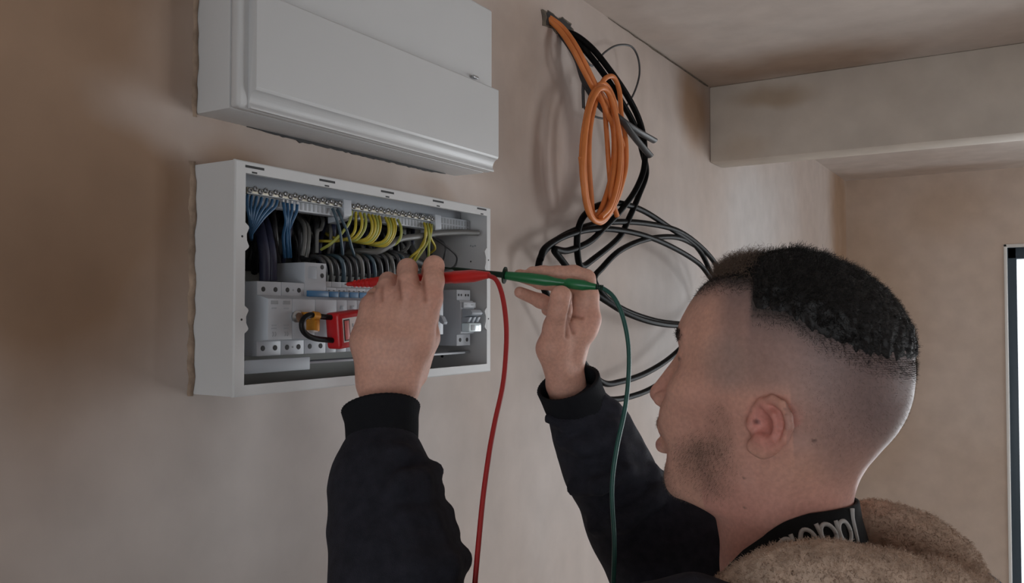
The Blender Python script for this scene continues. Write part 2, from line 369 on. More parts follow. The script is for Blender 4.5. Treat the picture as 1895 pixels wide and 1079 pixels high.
# ------------------------------------------------------------------ lower board (open)
lb = thing('consumer_unit', 'open white metal consumer unit with its wiring exposed', 'fuse box', (0.0, 0.833, 1.667))
Y0, Y1, Z0, Z1, XF, XB = 0.595, 1.0715, 1.667, 1.9085, 0.065, -0.036
OY0, OY1, OZ0, OZ1 = 0.608, 1.0615, 1.678, 1.8967
bm = bmesh.new(); t = 0.0016
add_frame(bm, (Y0, Y1, Z0, Z1), (Y0+t, Y1-t, Z0+t, Z1-t), XB, XF-0.0005, 0.0)
bm_obj('side_shell', bm, 'white', lb)
box('back_plate', (XB-0.002, Y0+.0003, Z0+.0003), (XB+.0002, Y1-.0003, Z1-.0003), 'white_in', lb)
bm = bmesh.new()
add_frame(bm, (Y0-.0006, Y1+.0006, Z0-.0006, Z1+.0006), (OY0, OY1, OZ0, OZ1), XF-0.0035, XF, 0.0014)
# returns of the flange, folded inward
add_box(bm, (XF-0.012, OY0-0.0016, OZ0+.001), (XF-0.003, OY0-.0004, OZ1-.001)); add_box(bm, (XB+0.0004, OY1+.0004, OZ0-.009), (XF-0.003, OY1+0.0016, OZ1+.010)); add_box(bm, (XF-0.008, OY0+.001, OZ1+.0004), (XF-0.003, OY1-.001, OZ1+0.0016))
bm_obj('front_flange', bm, 'white', lb, True, 35)
def ftab(py0, py1, side):
    za, zb = PX(454, py1, XF)[2], PX(454, py0, XF)[2]
    if side > 0: za, zb = PX(905, py1, XF)[2], PX(905, py0, XF)[2]
    h = zb-za; y = OY0-0.001 if side < 0 else OY1+0.001; s = 1 if side < 0 else -1; w = 0.0062
    poly = [(y, za), (y+s*w*.9, za+h*.14), (y+s*w, za+h*.2), (y+s*w*.55, za+h*.38), (y+s*w*.5, za+h*.6), (y+s*w, za+h*.8), (y+s*w*.9, za+h*.86), (y, zb)]
    o = prism('fixing_tab', poly, 0, XF-0.0035, XF-0.0002, 'white', lb)
    c = np.array([XF-0.0001, y-s*0.003, za+h*.5])
    lathe('screw_hole', [(0, 0.0012), (0.0004, 0.0012)], c, (1, 0, 0), 'dark', o, 10)
for a, b_, s in ((410, 466, -1), (564, 619, -1), (458, 505, 1), (568, 612, 1)): ftab(a, b_, s)
for (xa, xb, ya, yb) in ((454, 489, 306.5, 313.5), (591, 620, 332, 337.5), (705, 729, 353, 357.5), (801, 821, 370.5, 374.5), (883, 900, 385, 388)):
    p = PX(xa, (ya+3), XF); q = PX(xb, yb-2, XF); z = (p[2]+q[2])/2
    box('vent_slot', (XF-0.0002, p[1], z-0.0013), (XF+0.0002, q[1], z+0.0013), 'dark', lb)
for (a, c) in ((471, 318), (605, 342), (717, 362), (811, 379.5), (892, 392.5)):
    p = PX(a, c, XF); z = 1.8982; box('vent_slot', (XF-0.0002, p[1]-0.0035, z-0.0008), (XF+0.0002, p[1]+0.0035, z+0.0009), 'dark', lb)
# cable entry grommet on the back plate
box('rubber_grommet', (XB, 0.63, 1.802), (XB+0.006, 0.955, 1.872), 'dark', lb, 0.002)
# DIN rail and lower tray
prism('din_rail', [(-0.02, 1.728), (-0.012, 1.728), (-0.012, 1.732), (-0.016, 1.732), (-0.016, 1.759), (-0.012, 1.759), (-0.012, 1.763), (-0.02, 1.763)], 1, 0.625, 1.061, 'steel', lb)
box('busbar_tray', (0.020, 0.700, 1.6935), (0.044, 1.036, 1.6965), 'plastic', lb, 0.0008)
box('busbar_tray', (0.012, 1.036, 1.6935), (0.036, 1.061, 1.6965), 'greyp', lb, 0.0008)
box('blank_plate', (0.050, 0.615, 1.688), (0.053, 0.7135, 1.7025), 'plastic2', lb, 0.0008)
# ---- devices on the rail
SH, NO = 0.045, 0.062
ZB, ZT, NB, NT = 1.7055, 1.7865, 1.7235, 1.7675
def holes(parent, y0, w, n, z, x=SH, r=0.0024):
    for i in range(n):
        yy = y0+w*(i+0.5)/n
        h = lathe('terminal_hole', [(0, r*1.25), (0.0003, r*1.25), (0.0003, r), (0.0004, r)], (x, yy, z), (1, 0, 0), 'dark', parent, 14)
def device(name, y0, n, label=None, zt=ZT, holes_per=1, body='plastic', nose=NO, top=True):
    w = 0.0175*n; g = 0.00025
    prof = [(-0.012, ZB), (SH, ZB), (SH, NB-0.002), (nose, NB), (nose, NT), (SH+0.004, NT+0.0035), (SH, NT+0.004), (SH, zt), (-0.012, zt)]
    o = prism(name, prof, 1, y0+g, y0+w-g, body, lb, 0.0006)
    holes(o, y0, w, n*holes_per, ZB+0.0085); 
    if top: holes(o, y0, w, n*holes_per, zt-0.0085, r=0.0022)
    if label: o['label'] = label
    return o
y = 0.642
d = device('main_switch', y, 2, 'pale two-pole main switch at the left end of the row')
for k in range(2):
    yy = y+0.0175*k
    box('window', (NO-.0003, yy+.004, 1.7615), (NO+.0004, yy+.014, 1.7655), 'greyp', d)
    for j, (za, zb) in enumerate(((1.7565, 1.758), (1.7385, 1.7395), (1.7350, 1.7362))):
        box('print_line', (NO-.0003, yy+.005, za), (NO+.0003, yy+.012, zb), 'plastic2', d)
    for e in (0.006, 0.0095):
        pts = [(NO+.0002, yy+e+0.0018*math.sin(a), 1.7295+0.0024*math.cos(a)) for a in np.linspace(0.2, PI-0.2, 7)]
        tube('print_mark', pts, 0.00035, 'greyp', d, 4)
d = device('surge_protector', y+0.035, 2, 'pale two-pole device with bold terminal holes')
for zz in (ZB+.0085, ZT-.0085):
    lathe('screw', [(0, .001), (.0004, .001)], (SH, y+0.0525, zz), (1, 0, 0), 'greyp', d, 8)
# tall device rising above the row
yt = y+0.07
d = device('residual_current_device', yt, 2, 'taller pale device rising above the row', zt=1.8105, top=False)
for zz in (1.796, 1.806):
    lathe('terminal_hole', [(0, .0028), (.0003, .0028), (.0003, .0022), (.0004, .0022)], (SH, yt+0.028, zz), (1, 0, 0), 'dark', d, 14)
box('recess_panel', (SH-.0002, yt+0.006, 1.792), (SH+.0006, yt+0.019, 1.806), 'plastic2', d, 0.0003)
box('label_strip', (SH+0.001, yt+0.002, NT+0.0035), (SH+0.0045, yt+0.0345, NT+0.0105), 'blue_label', d, 0.0005)
yr = y+0.105
proto = None
for i in range(12):
    yy = yr+0.0175*i; g = 0.00025
    prof = [(-0.012, ZB), (SH, ZB), (SH, NB-0.002), (NO, NB), (NO, NT), (SH+0.003, NT+0.003), (SH+0.003, NT+0.0105), (SH, NT+0.011), (SH, ZT-0.004), (SH-0.008, ZT-0.003), (SH-0.008, ZT+0.0035), (-0.012, ZT+0.0035)]
    if proto is None:
        o = prism('circuit_breaker', [(a, c) for a, c in prof], 1, g, 0.0175-g, 'plastic', lb, 0.0005)
        me0 = o.data; proto = o; o.location = (0, yy, 0)
        kids = []
        for yh, zz, xx in ((.0045, ZT-.0095, SH), (.0125, ZT-.0095, SH), (.0088, ZB+.0085, SH)):
            kids.append(lathe('terminal_hole', [(0, .0026), (.0003, .0026), (.0003, .0021), (.0004, .0021)], (xx, yh, zz), (1, 0, 0), 'dark', o, 12))
        kids.append(box('label_strip', (SH+0.003, .0012, NT+0.0035), (SH+0.0045, .0163, NT+0.0102), 'blue_label', o, 0.0004))
        tg = prism('toggle', [(NO, 1.741), (NO+.009, 1.737), (NO+.0105, 1.740), (NO+.006, 1.748), (NO, 1.750)], 1, .0045, .013, 'plastic2', o, 0.0005); kids.append(tg)
        kids.append(box('test_button', (NO, .006, 1.757), (NO+.001, .0115, 1.761), 'plastic2', o, 0.0003))
    else:
        o = proto.copy(); COL.objects.link(o); o.parent = lb; o.location = (0, yy, 0)
        for k in kids:
            c = k.copy(); COL.objects.link(c); c.parent = o
# breaker standing alone at the right end
yl = 1.0125
d = device('isolator', yl, 2, 'separate two-pole device at the right end with a bright lens', nose=0.052, top=False)
for e in (0.005, 0.0115, 0.0225, 0.029):
    lathe('terminal_hole', [(0, .0018), (.0004, .0018)], (SH, yl+e, ZT-.0075), (1, 0, 0), 'dark', d, 12)
box('bracket', (0.0525, yl+0.003, 1.7605), (0.0555, yl+0.034, 1.7685), 'plastic', d, 0.0006)
for e in (0.008, 0.0245): box('bracket_slot', (0.0553, yl+e-.003, 1.764), (0.0558, yl+e+.003, 1.7655), 'greyp', d)
prism('toggle', [(0.052, 1.746), (0.068, 1.750), (0.070, 1.753), (0.066, 1.7575), (0.052, 1.759)], 1, yl+.004, yl+.031, 'plastic2', d, 0.0008)
for e in (0.003, 0.014, 0.025):
    prism('toggle_fin', [(0.052, 1.7395), (0.062, 1.7395), (0.066, 1.747), (0.052, 1.747)], 1, yl+e, yl+e+0.006, 'plastic2', d, 0.0006)
box('lens', (0.052, yl+0.0015, 1.7255), (0.066, yl+0.0335, 1.7385), 'lens', d, 0.002, 3)
box('lens_window', (0.0655, yl+0.006, 1.728), (0.0665, yl+0.0155, 1.736), 'greyp', d, 0.0004)
for (yy, zz) in ((1.004, 1.757), (0.998, 1.7475), (0.99, 1.735)):
    pass
box('bar_mount', (0.016, 0.611, 1.8775), (0.0195, 1.0585, 1.9062), 'plastic', lb, 0.0006)  # carrier strip added near the front to lighten the dark top cavity
# ---- terminal bars along the top
def term_bar(name, ya, yb, n, label):
    x = 0.040
    c = box('bar_carrier', (0.022, ya-0.002, 1.8695), (0.036, yb+0.002, 1.8815), 'plastic', lb, 0.0006)
    for k in range(int((yb-ya)/0.0068)):
        yy = ya+0.0034+0.0068*k; box('slot', (0.0358, yy-.0014, 1.8712), (0.0363, yy+.0014, 1.8795), 'greyp', c)
    bar = box(name, (x-0.006, ya, 1.8800), (x+0.002, yb, 1.8868), 'brass', lb, 0.0006); bar['label'] = label
    box('edge_strip', (x+0.0020, ya, 1.8795), (x+0.0028, yb, 1.8806), 'greyp', bar)
    for k in range(n):
        yy = ya+(yb-ya)*(k+0.5)/n; zz = 1.8862+0.0026*(1 if k % 2 else 0)
        s = lathe('screw', [(0, .0030), (.0016, .0030), (.0024, .0023), (.0024, .0015), (.0008, .0013)], (x+0.0018, yy, zz-0.0030), (1, -.1, 0.2), 'steel', bar, 10)
    return bar
term_bar('neutral_bar', 0.630, 0.777, 20, 'silver neutral bar with a row of screw heads')
term_bar('earth_bar', 0.794, 0.962, 23, 'silver earth bar with the yellow wires')
for ya in (0.777, 0.962):
    prism('bar_bracket', [(0.018, 1.862), (0.043, 1.866), (0.045, 1.872), (0.044, 1.8905), (0.018, 1.894)], 1, ya, ya+0.014, 'plastic', lb, 0.0008)
gb = box('spare_terminal_strip', (0.018, 0.9765, 1.8705), (0.036, 1.0595, 1.891), 'plastic', lb, 0.0008)
for r_ in range(2):
    for k in range(11):
        yy = 0.982+0.0071*k; box('slot', (0.0358, yy-.0019, 1.8725+.009*r_), (0.0363, yy+.0019, 1.8795+.009*r_), 'greyp', gb)
# ---- wires
def wire(name, pts, r, m, sides=7, n=6, flat=1.0):
    """pts: (image col, image row, distance from the wall)"""
    return tube(name, spline([PX(a, b_, x) for a, b_, x in pts], n), r, m, lb, sides, flat)
rnd = random.Random(11)
for i, tx in enumerate((458, 466, 475, 484, 494, 504, 513)):
    ty = 361+(tx-458)*0.19
    wire('neutral_wire', [(tx, ty, .040), (tx-1-i*.6, ty+12, .043), (tx-(tx-461)*.45, ty+30, .046), (463+i*1.1, 414+i*2.2, .040), (462+i*.6, 426+i*1.6, .03), (466, 445, .0)], .0017, 'blue_w')
for i, (tx, bx) in enumerate(((524, 525), (531.5, 531), (540, 536), (550, 532))):
    wire('neutral_wire', [(tx, 374+i*1.4, .040), (tx+3-i*1.5, 392, .044), (tx+5-i*5, 412, .043), (bx-1, 438, .03), (bx+2, 476, .012)], .0018, 'blue_w')
for i in range(4):
    lathe('ferrule', [(0, .0014), (.003, .0014)], PX((524, 531.5, 540, 550)[i], 374+i*1.4, .0425), (0, 0, 1), 'steel', lb, 8)
wire('switched_wire', [(615, 386, .04), (621, 400, .045), (628, 423, .045), (632, 449, .042), (635, 478, .03), (634, 500, .02)], .0018, 'slate_w')
wire('switched_wire', [(624, 388, .04), (632, 404, .047), (643, 430, .047), (650, 455, .043), (657, 478, .032), (660, 500, .02)], .0018, 'slate_w')
tops = [651, 658.6, 666, 674, 682, 689, 695, 701, 713, 718, 724, 729, 736]
for i, tx in enumerate(tops):
    ty = 391.5+(tx-651)*0.175; k = i % 4; q = 430+i*1.3
    if i == 0: pts = [(tx, ty, .04), (646, 412, .047), (632, 432, .044), (612, 451, .035), (594, 462, .02)]
    elif i == 1: pts = [(tx, ty, .04), (657, 425, .047), (645, 440, .042), (622, 446, .03), (590, 446, .01)]
    else: pts = [(tx, ty, .04), (tx+6-k, ty+15, .048), (tx+5-k*2, q-6, .048), (tx-6-k*3, q+7+k, .043), (tx-28-k*2, q+10, .032), (tx-52, q+6, .012), (tx-66, q-2, -.01)]
    wire('earth_wire', pts, .00185, 'yellow_w' if i % 3 else 'yg_w')
for i, (tx, mx_, my, bx, by) in enumerate(((785, 787, 440, 768, 476), (790, 792, 446, 772, 478), (795, 797, 440, 805, 459), (799, 794, 450, 792, 478), (787, 784, 452, 762, 474))):
    wire('earth_wire', [(tx, 413+i, .04), ((tx+mx_)/2+2, 426, .048), (mx_, my, .046), (bx, by, .034), (bx-12, by+12, .015)], .0018, 'yg_w' if i % 2 else 'yellow_w')
# grey loops rising out of the breakers
for i in range(14):
    bx = 597+i*11.5; h = 481-i*0.4+rnd.uniform(-3, 3)
    m_ = ['dgrey_w', 'grey_w', 'dgrey_w', 'slate_w', 'dgrey_w'][i % 5]
    wire('live_wire', [(bx+3, 522, .026), (bx+5, 505, .036), (bx+2, h+6, .040), (bx-7, h-4, .034), (bx-22, h-6, .018), (bx-40, h-2, -.005), (bx-46, h-12, -.02)], .0024 if i % 3 else .0028, m_)
# sheathed cables and dark cores behind
wire('sheathed_cable', [(640, 468, .0), (668, 465, .02), (696, 466, .034), (719, 455, .040), (741, 442, .042), (781, 437, .042), (806, 432, .044), (850, 430, .05), (884, 431, .056)], .0044, 'grey_w', 10)
wire('sheathed_cable', [(620, 480, -.01), (665, 474, .01), (720, 470, .02), (760, 480, .02), (800, 497, .02)], .006, 'dgrey_w', 10)
wire('sheathed_cable', [(700, 420, -.02), (745, 440, .0), (765, 470, .012), (770, 500, .01)], .0055, 'dgrey_w', 10)
for (a, b_) in ((564, 411), (571, 414)):
    wire('grey_core', [(a-22, b_-14, -.015), (a-6, b_-2, .01), (a, b_+14, .02), (a-1, b_+40, .022), (a-4, b_+62, .02)], .0028, 'grey_w')
wire('grey_core', [(592, 396, -.01), (598, 408, .012), (594, 424, .02), (587, 430, .022), (586, 468, .02)], .0024, 'grey_w')
wire('grey_core', [(607, 400, -.01), (611, 420, .012), (612, 440, .016), (608, 470, .01)], .0022, 'grey_w')
wire('grey_core', [(757, 420, -.01), (756, 440, .02), (754, 458, .026), (742, 466, .02)], .0024, 'grey_w')
for x_ in (676, 662, 690):
    wire('grey_core', [(x_, 440, .0), (x_+8, 455, .02), (x_+12, 470, .018)], .0022, 'dgrey_w')
wire('control_wire', [(805, 441, .03), (818, 446, .036), (825, 458, .04), (823, 472, .038), (819, 486, .03), (816, 500, .02)], .0016, 'dgrey_w')
wire('control_wire', [(800, 438, .03), (826, 456, .042), (842, 470, .046), (846, 480, .046), (840, 494, .04), (822, 500, .03)], .0016, 'dgrey_w')
for i, (a, rr) in enumerate(((484, .0062), (497, .0058))):
    wire('supply_tail', [(a-12, 398, -.02), (a-4, 420, .005), (a+2, 450, .018), (a+6, 480, .022), (a+6, 520, .022)], rr, 'navy_w', 12)
for i in range(26):
    a = 480+i*12.5+rnd.uniform(-5, 5); dx = rnd.uniform(-22, 22)
    wire('dark_core', [(a, 388+i*1.2+rnd.uniform(-4, 8), -.028), (a+dx*.5, 425+rnd.uniform(-8, 8), rnd.uniform(-.01, .012)), (a+dx, 455+rnd.uniform(-8, 8), rnd.uniform(-.008, .012)), (a+dx*1.3+rnd.uniform(-12, 12), 505, -.01)], rnd.choice((.0026, .0032, .004)), rnd.choice(('black_w', 'dgrey_w', 'black_w', 'navy_w')), 7, 5)
# printed marks and fixings on the inside of the right-hand side
for (a, c) in ((871, 455), (875, 456), (879, 455)):
    p = PY(a, c, OY1); box('print_mark', (p[0]-.0012, OY1+.0001, p[2]-.0012), (p[0]+.0012, OY1+.0006, p[2]+.0012), 'greyp', lb)
for (a, c, r_) in ((871, 484, .0013), (855, 576, .0016), (847, 590, .0015), (840, 610, .0011), (818, 659, .0026)):
    p = PY(a, c, OY1); lathe('fixing_hole', [(0, r_), (.0003, r_)], (p[0], OY1+.0005, p[2]), (0, -1, 0), 'dark', lb, 10)
settle(lb)

# ------------------------------------------------------------------ lockout clip and padlock
lk = thing('lockout_clip', 'orange lock-off clip fitted on a breaker inside the open board', 'lockout clip', tuple(PX(580, 612, .075)))
c = PX(584, 584.5, .086); lathe('ring', [(-.0045, .0034), (-.0038, .0047), (.0038, .0047), (.0045, .0034)], c, (0, 1, -0.08), 'orange_brass', lk, 16)
c = PX(581, 601, .080); box('clamp_block', tuple(c-np.array([.008, .0045, .0075])), tuple(c+np.array([.006, .0035, .0065])), 'orange_brass', lk, .0012)
c2 = PX(578, 613, .080); box('clamp_tip', tuple(c2-np.array([.008, .0045, .0012])), tuple(c2+np.array([.006, .003, .0012])), 'sticker', lk, .0006)
c3 = PX(569, 581, .068); box('screw_plate', tuple(c3-np.array([.006, .006, .002])), tuple(c3+np.array([.004, .006, .002])), 'orange_brass', lk, .0006)
c4 = PX(552, 586, .066); lathe('thumb_screw', [(0, .0065), (.004, .0065), (.005, .0045), (.007, .0045)], c4-np.array([.004, 0, 0]), (1, -.2, 0), 'steel', lk, 14)
settle(lk)
pd = thing('padlock', 'red safety padlock with a black shackle hanging from the orange clip', 'padlock', tuple(PX(645, 648, .09)))
XP = 0.088
pb0, pb1 = PX(612, 612, XP), PX(690, 618, XP)
zc = PX(625, 612, XP)[2]; y0p = PX(633, 612, XP+.008)[1]
bm = bmesh.new(); add_box(bm, (XP-.012, y0p-.006, zc-.0205), (XP+.009, y0p+.040, zc+.0205), .004, 3)
Rm = Matrix.Translation((XP, y0p, zc)) @ Matrix.Rotation(math.radians(6), 4, 'X') @ Matrix.Translation((-XP, -y0p, -zc))
bmesh.ops.transform(bm, matrix=Rm, verts=bm.verts[:])
body = bm_obj('body', bm, 'red', pd, True, 45)
def prot(lo, hi, name, m, bev=0.0):
    bm = bmesh.new(); add_box(bm, lo, hi, bev); bmesh.ops.transform(bm, matrix=Rm, verts=bm.verts[:]); return bm_obj(name, bm, m, body, bev > 0, 40)
prot((XP+.0088, y0p+.0005, zc-.0135), (XP+.0094, y0p+.034, zc+.0135), 'label', 'sticker')
prot((XP+.0093, y0p+.0018, zc-.012), (XP+.0097, y0p+.0115, zc+.012), 'label_window', 'dark')
prot((XP+.0095, y0p+.003, zc-.0108), (XP+.0103, y0p+.0100, zc+.0108), 'label_figure', 'pinkred', .0004)
for q in (.004, -.004): prot((XP+.0093, y0p+.0155, zc+q-.0015), (XP+.0097, y0p+.0175, zc+q+.0025), 'print_mark', 'greyp')
sh = [(632, 588.5), (606, 587), (591, 585.5), (575, 583), (564, 588), (558.5, 598), (560, 610), (567, 619), (578, 625), (593, 628), (610, 629.5), (634, 632)]
tube('shackle', spline([PX(a, c, XP-.002) for a, c in sh], 6), .0031, 'black_w', pd, 12)
settle(pd)

# ------------------------------------------------------------------ hole in the wall and loose cables
def lap(za, zb, yref, seed, w0, w1, depth):
    r2 = random.Random(seed); n_ = 60; zs = np.linspace(za, zb, n_+1); bm = bmesh.new(); V_ = []
    for z in zs:
        w = w0+(w1-w0)*(.5+.5*math.sin(z*190+seed)*math.sin(z*71+seed*2))*r2.uniform(.7, 1.1); dq = depth*(.75+.35*math.sin(z*130+seed)*math.sin(z*57))*r2.uniform(.9, 1.1); V_.append([bm.verts.new(p) for p in ((-.002, yref-.010, z), (.0006, yref-.002-w, z), (dq, yref-.0006, z), (-.002, yref+.002, z))])
    for a, b_ in zip(V_[:-1], V_[1:]):
        for k in range(3): bm.faces.new((a[k], a[k+1], b_[k+1], b_[k]))
    bm_obj('plaster_edge', bm, 'rubble2', wall_left, True)
lap(1.665, 1.912, 0.595, 21, .0, .004, .006); lap(1.960, 2.215, 0.597, 22, .0, .003, .004)
r2 = random.Random(9); pts = [(0.0012, 1.62+.035*k, ROOM_Z-.0015+r2.uniform(-.0008, .0008)) for k in range(19)]
tube('corner_joint', pts, [.0006+.0016*min(1, k/8)*r2.uniform(.6, 1.1) for k in range(19)], 'rubble', wall_left, 6)
hc = [(1006, 22), (1012, 20), (1024, 27), (1032, 35), (1040, 32), (1050, 42), (1056, 44), (1057, 50), (1062, 60), (1052, 68), (1040, 66), (1030, 60), (1018, 50), (1008, 47)]
def ragged(name, scale, x, m, parent, seed, jit):
    r2 = random.Random(seed); c = np.mean([PX(a, b_, 0) for a, b_ in hc], axis=0); pts = []
    Q = [PX(a, b_, 0) for a, b_ in hc]
    for i in range(len(Q)):
        for t_ in (0, .33, .66):
            p = Q[i]*(1-t_)+Q[(i+1) % len(Q)]*t_; d_ = (p-c)*scale*(1+r2.uniform(-jit, jit)); pts.append((c[1]+d_[1], c[2]+d_[2]))
    return prism(name, pts, 0, -0.01, x, m, parent)
ragged('broken_plaster', 1.06, .0015, 'rubble', wall_left, 2, .12)
ragged('cable_hole', 0.86, .0022, 'dark', wall_left, 5, .10)
def cable(name, pts, r, m, label, group=None, sides=10, n=8, flat=1.0, cat='cable'):
    o = tube(name, spline([PX(a, b_, x) for a, b_, x in pts], n), r, m, None, sides, flat)
    return tag(o, label, cat, group)
# orange coil: three cables leaving the hole, hanging in long loops
def loop(cx, top, bot, w, x, ph=0, turns=1, wob=0.0):
    out = []; n_ = int(10*turns)
    for i in range(n_):
        a = ph+2*PI*i/10; out.append((cx+w*math.sin(a)+wob*math.sin(a*2+1), (top+bot)/2-(bot-top)/2*math.cos(a), x+.008*math.sin(a)+.004*i/n_*turns))
    return out
GO = 'orange cables hanging from the wall hole'
cable('orange_cable', [(1010, 32, -.005), (1035, 55, .018), (1060, 92, .045), (1082, 135, .06), (1104, 175, .066), (1122, 200, .07), (1134, 235, .072), (1136, 280, .072), (1130, 330, .07), (1118, 372, .068), (1104, 400, .066), (1092, 396, .066), (1084, 350, .066), (1081, 290, .066), (1086, 220, .066), (1094, 180, .066), (1110, 156, .068), (1124, 160, .072), (1136, 185, .076), (1144, 230, .078), (1146, 290, .078), (1136, 350, .076), (1120, 395, .072), (1100, 404, .07), (1088, 375, .07), (1080, 330, .07), (1077, 270, .07)], .0049, 'orange_w', 'orange cable leaving the wall hole and hanging in the long coil', GO)
cable('orange_cable', [(1012, 29, -.005), (1042, 52, .02), (1070, 92, .048), (1092, 140, .06), (1110, 178, .07), (1126, 215, .076), (1148, 255, .08), (1156, 290, .08), (1150, 345, .078), (1134, 385, .076), (1118, 406, .074), (1100, 408, .074), (1086, 380, .074), (1077, 320, .074), (1078, 260, .074), (1088, 200, .074), (1100, 168, .074), (1118, 162, .076), (1132, 190, .08), (1138, 240, .082), (1138, 300, .082), (1130, 360, .08), (1138, 388, .08), (1142, 400, .08)], .0049, 'orange_w', 'orange cable leaving the wall hole and hanging in the long coil', GO)
cable('orange_cable', [(1014, 34, -.005), (1048, 62, .016), (1076, 104, .04), (1096, 150, .054), (1116, 185, .06), (1122, 240, .062), (1126, 300, .064), (1128, 350, .064), (1112, 390, .062), (1098, 396, .062), (1094, 360, .06), (1090, 300, .06), (1092, 240, .06), (1102, 190, .06), (1116, 150, .062), (1134, 142, .066), (1146, 168, .07), (1150, 215, .074), (1158, 260, .084), (1158, 310, .084), (1146, 355, .082), (1130, 392, .08), (1112, 412, .078), (1094, 398, .078), (1082, 350, .078), (1075, 290, .078)], .0049, 'orange_w', 'orange cable leaving the wall hole and hanging in the long coil', GO)
cable('orange_cable', [(1016, 38, -.005), (1054, 70, .02), (1080, 112, .042), (1104, 160, .058), (1124, 192, .066), (1142, 240, .086), (1150, 285, .088), (1146, 340, .086), (1128, 392, .084), (1106, 410, .082), (1088, 390, .082), (1079, 335, .082), (1080, 280, .082), (1090, 205, .08), (1108, 166, .08), (1126, 172, .084), (1140, 215, .09), (1148, 270, .092), (1144, 330, .09), (1130, 380, .088), (1112, 402, .086)], .0049, 'orange_w', 'orange cable leaving the wall hole and hanging in the long coil', GO)
# grey flat twin cables with cut ends
GG = 'grey twin cables beside the orange coil'
cable('grey_cable', [(1030, 50, -.004), (1062, 96, .03), (1078, 130, .045), (1090, 158, .05), (1108, 178, .054), (1130, 205, .07), (1155, 226, .09), (1180, 243, .097), (1212, 261, .1)], .0038, 'dgrey_w', 'grey cable through the orange coil, upper of two cut ends', GG, flat=1.8)
cable('grey_cable', [(1034, 54, -.004), (1066, 104, .028), (1080, 145, .042), (1096, 176, .048), (1120, 205, .06), (1150, 222, .09), (1168, 246, .097), (1184, 266, .099), (1204, 289, .1)], .0038, 'dgrey_w', 'grey cable through the orange coil, lower of two cut ends', GG, flat=1.8)
cable('grey_cable', [(1058, 84, .03), (1078, 130, .036), (1079, 170, .036), (1080, 200, .036)], .003, 'dgrey_w', 'short grey cable tucked behind the orange coil', GG)
cable('thin_black_cable', [(1044, 56, -.004), (1075, 100, .022), (1098, 122, .026), (1118, 98, .03), (1142, 84, .034), (1168, 86, .04), (1181, 108, .044), (1183, 140, .044), (1172, 175, .042), (1152, 205, .038), (1128, 219, .034), (1102, 216, .03), (1082, 200, .028), (1079, 172, .026), (1082, 150, .024)], .0021, 'dgrey_w', 'thin dark cable looping out right of the orange coil')
GB = 'thick black cables coiled behind the head'
cable('black_cable', [(1040, 58, -.004), (1066, 66, .016), (1098, 92, .04), (1130, 132, .06), (1160, 176, .074), (1182, 220, .08), (1192, 262, .082), (1192, 310, .08), (1176, 352, .074), (1150, 388, .066), (1120, 420, .06), (1090, 448, .054), (1050, 464, .05), (1026, 462, .05), (1040, 482, .05), (1064, 512, .05), (1090, 535, .052), (1120, 556, .056), (1160, 580, .062), (1210, 597, .07), (1262, 602, .076), (1310, 590, .08), (1340, 555, .082), (1335, 510, .08), (1308, 468, .076), (1260, 430, .07), (1200, 414, .062), (1130, 411, .054), (1070, 424, .048), (1020, 452, .044), (998, 485, .044), (1005, 530, .044), (1060, 640, .046), (1110, 705, .05), (1150, 706, .054), (1200, 688, .06), (1250, 654, .066), (1300, 600, .07)], .0061, 'black_scuff', 'thick black cable from the wall hole looping furthest left, behind the far hand', GB, 12)
cable('black_cable', [(1042, 62, -.004), (1064, 74, .012), (1092, 104, .034), (1122, 144, .052), (1150, 188, .064), (1174, 232, .07), (1188, 278, .072), (1196, 320, .07), (1182, 362, .066), (1164, 404, .06), (1145, 440, .054), (1100, 478, .05), (1075, 492, .05), (1068, 460, .052), (1070, 425, .054), (1082, 398, .056), (1108, 380, .058), (1145, 376, .06), (1190, 390, .062), (1240, 422, .066), (1290, 458, .07), (1315, 505, .072), (1330, 555, .074), (1305, 596, .074), (1240, 598, .07), (1180, 584, .064), (1130, 558, .058), (1100, 520, .054), (1115, 495, .054), (1150, 462, .056), (1200, 442, .06), (1255, 440, .064), (1300, 462, .07)], .0061, 'black_scuff', 'thick black cable from the wall hole with the tall loop just under the orange coil', GB, 12)
cable('black_cable', [(1000, 480, .05), (1010, 458, .05), (1048, 436, .052), (1100, 424, .056), (1160, 428, .06), (1220, 446, .064), (1280, 478, .07), (1308, 505, .074), (1338, 560, .078), (1330, 620, .078), (1290, 668, .076), (1230, 705, .07), (1180, 730, .064), (1120, 738, .058), (1060, 700, .054)], .0059, 'black_scuff', 'thick black cable forming the lowest loop by the nose', GB, 12)

# ------------------------------------------------------------------ test probes
tip = PX(643, 526, .046); tail = P(905, 509, .935); ax = tail-tip; Lr = np.linalg.norm(ax)
rp = thing('test_probe', 'red test probe held in the near hand, its tip on a breaker', 'test probe', tuple(tip))
lathe('metal_tip', [(-.004, .0009), (.0, .0012), (.004, .0012)], tip, ax, 'steel', rp, 8)
lathe('nose_cone', [(.0, .0022), (.002, .0026), (.012, .0033), (.030, .0048), (.044, .0056)], tip, ax, 'red_grip', rp, 14)
for k in range(5):
    lathe('ridge', [(-.0008, .003+.0004*k), (-.0003, .0045+.0004*k), (.0003, .0045+.0004*k), (.0008, .003+.0004*k)], tip+ax/Lr*(.012+.0065*k), ax, 'red_grip', rp, 14)
lathe('grip', [(.040, .0056), (.046, .0066), (.09, .0068), (Lr-.048, .0066), (Lr-.046, .0072), (Lr-.02, .0070), (Lr-.012, .0056), (Lr, .0036)], tip, ax, 'red_grip', rp, 18)
q = tail-ax/Lr*.002
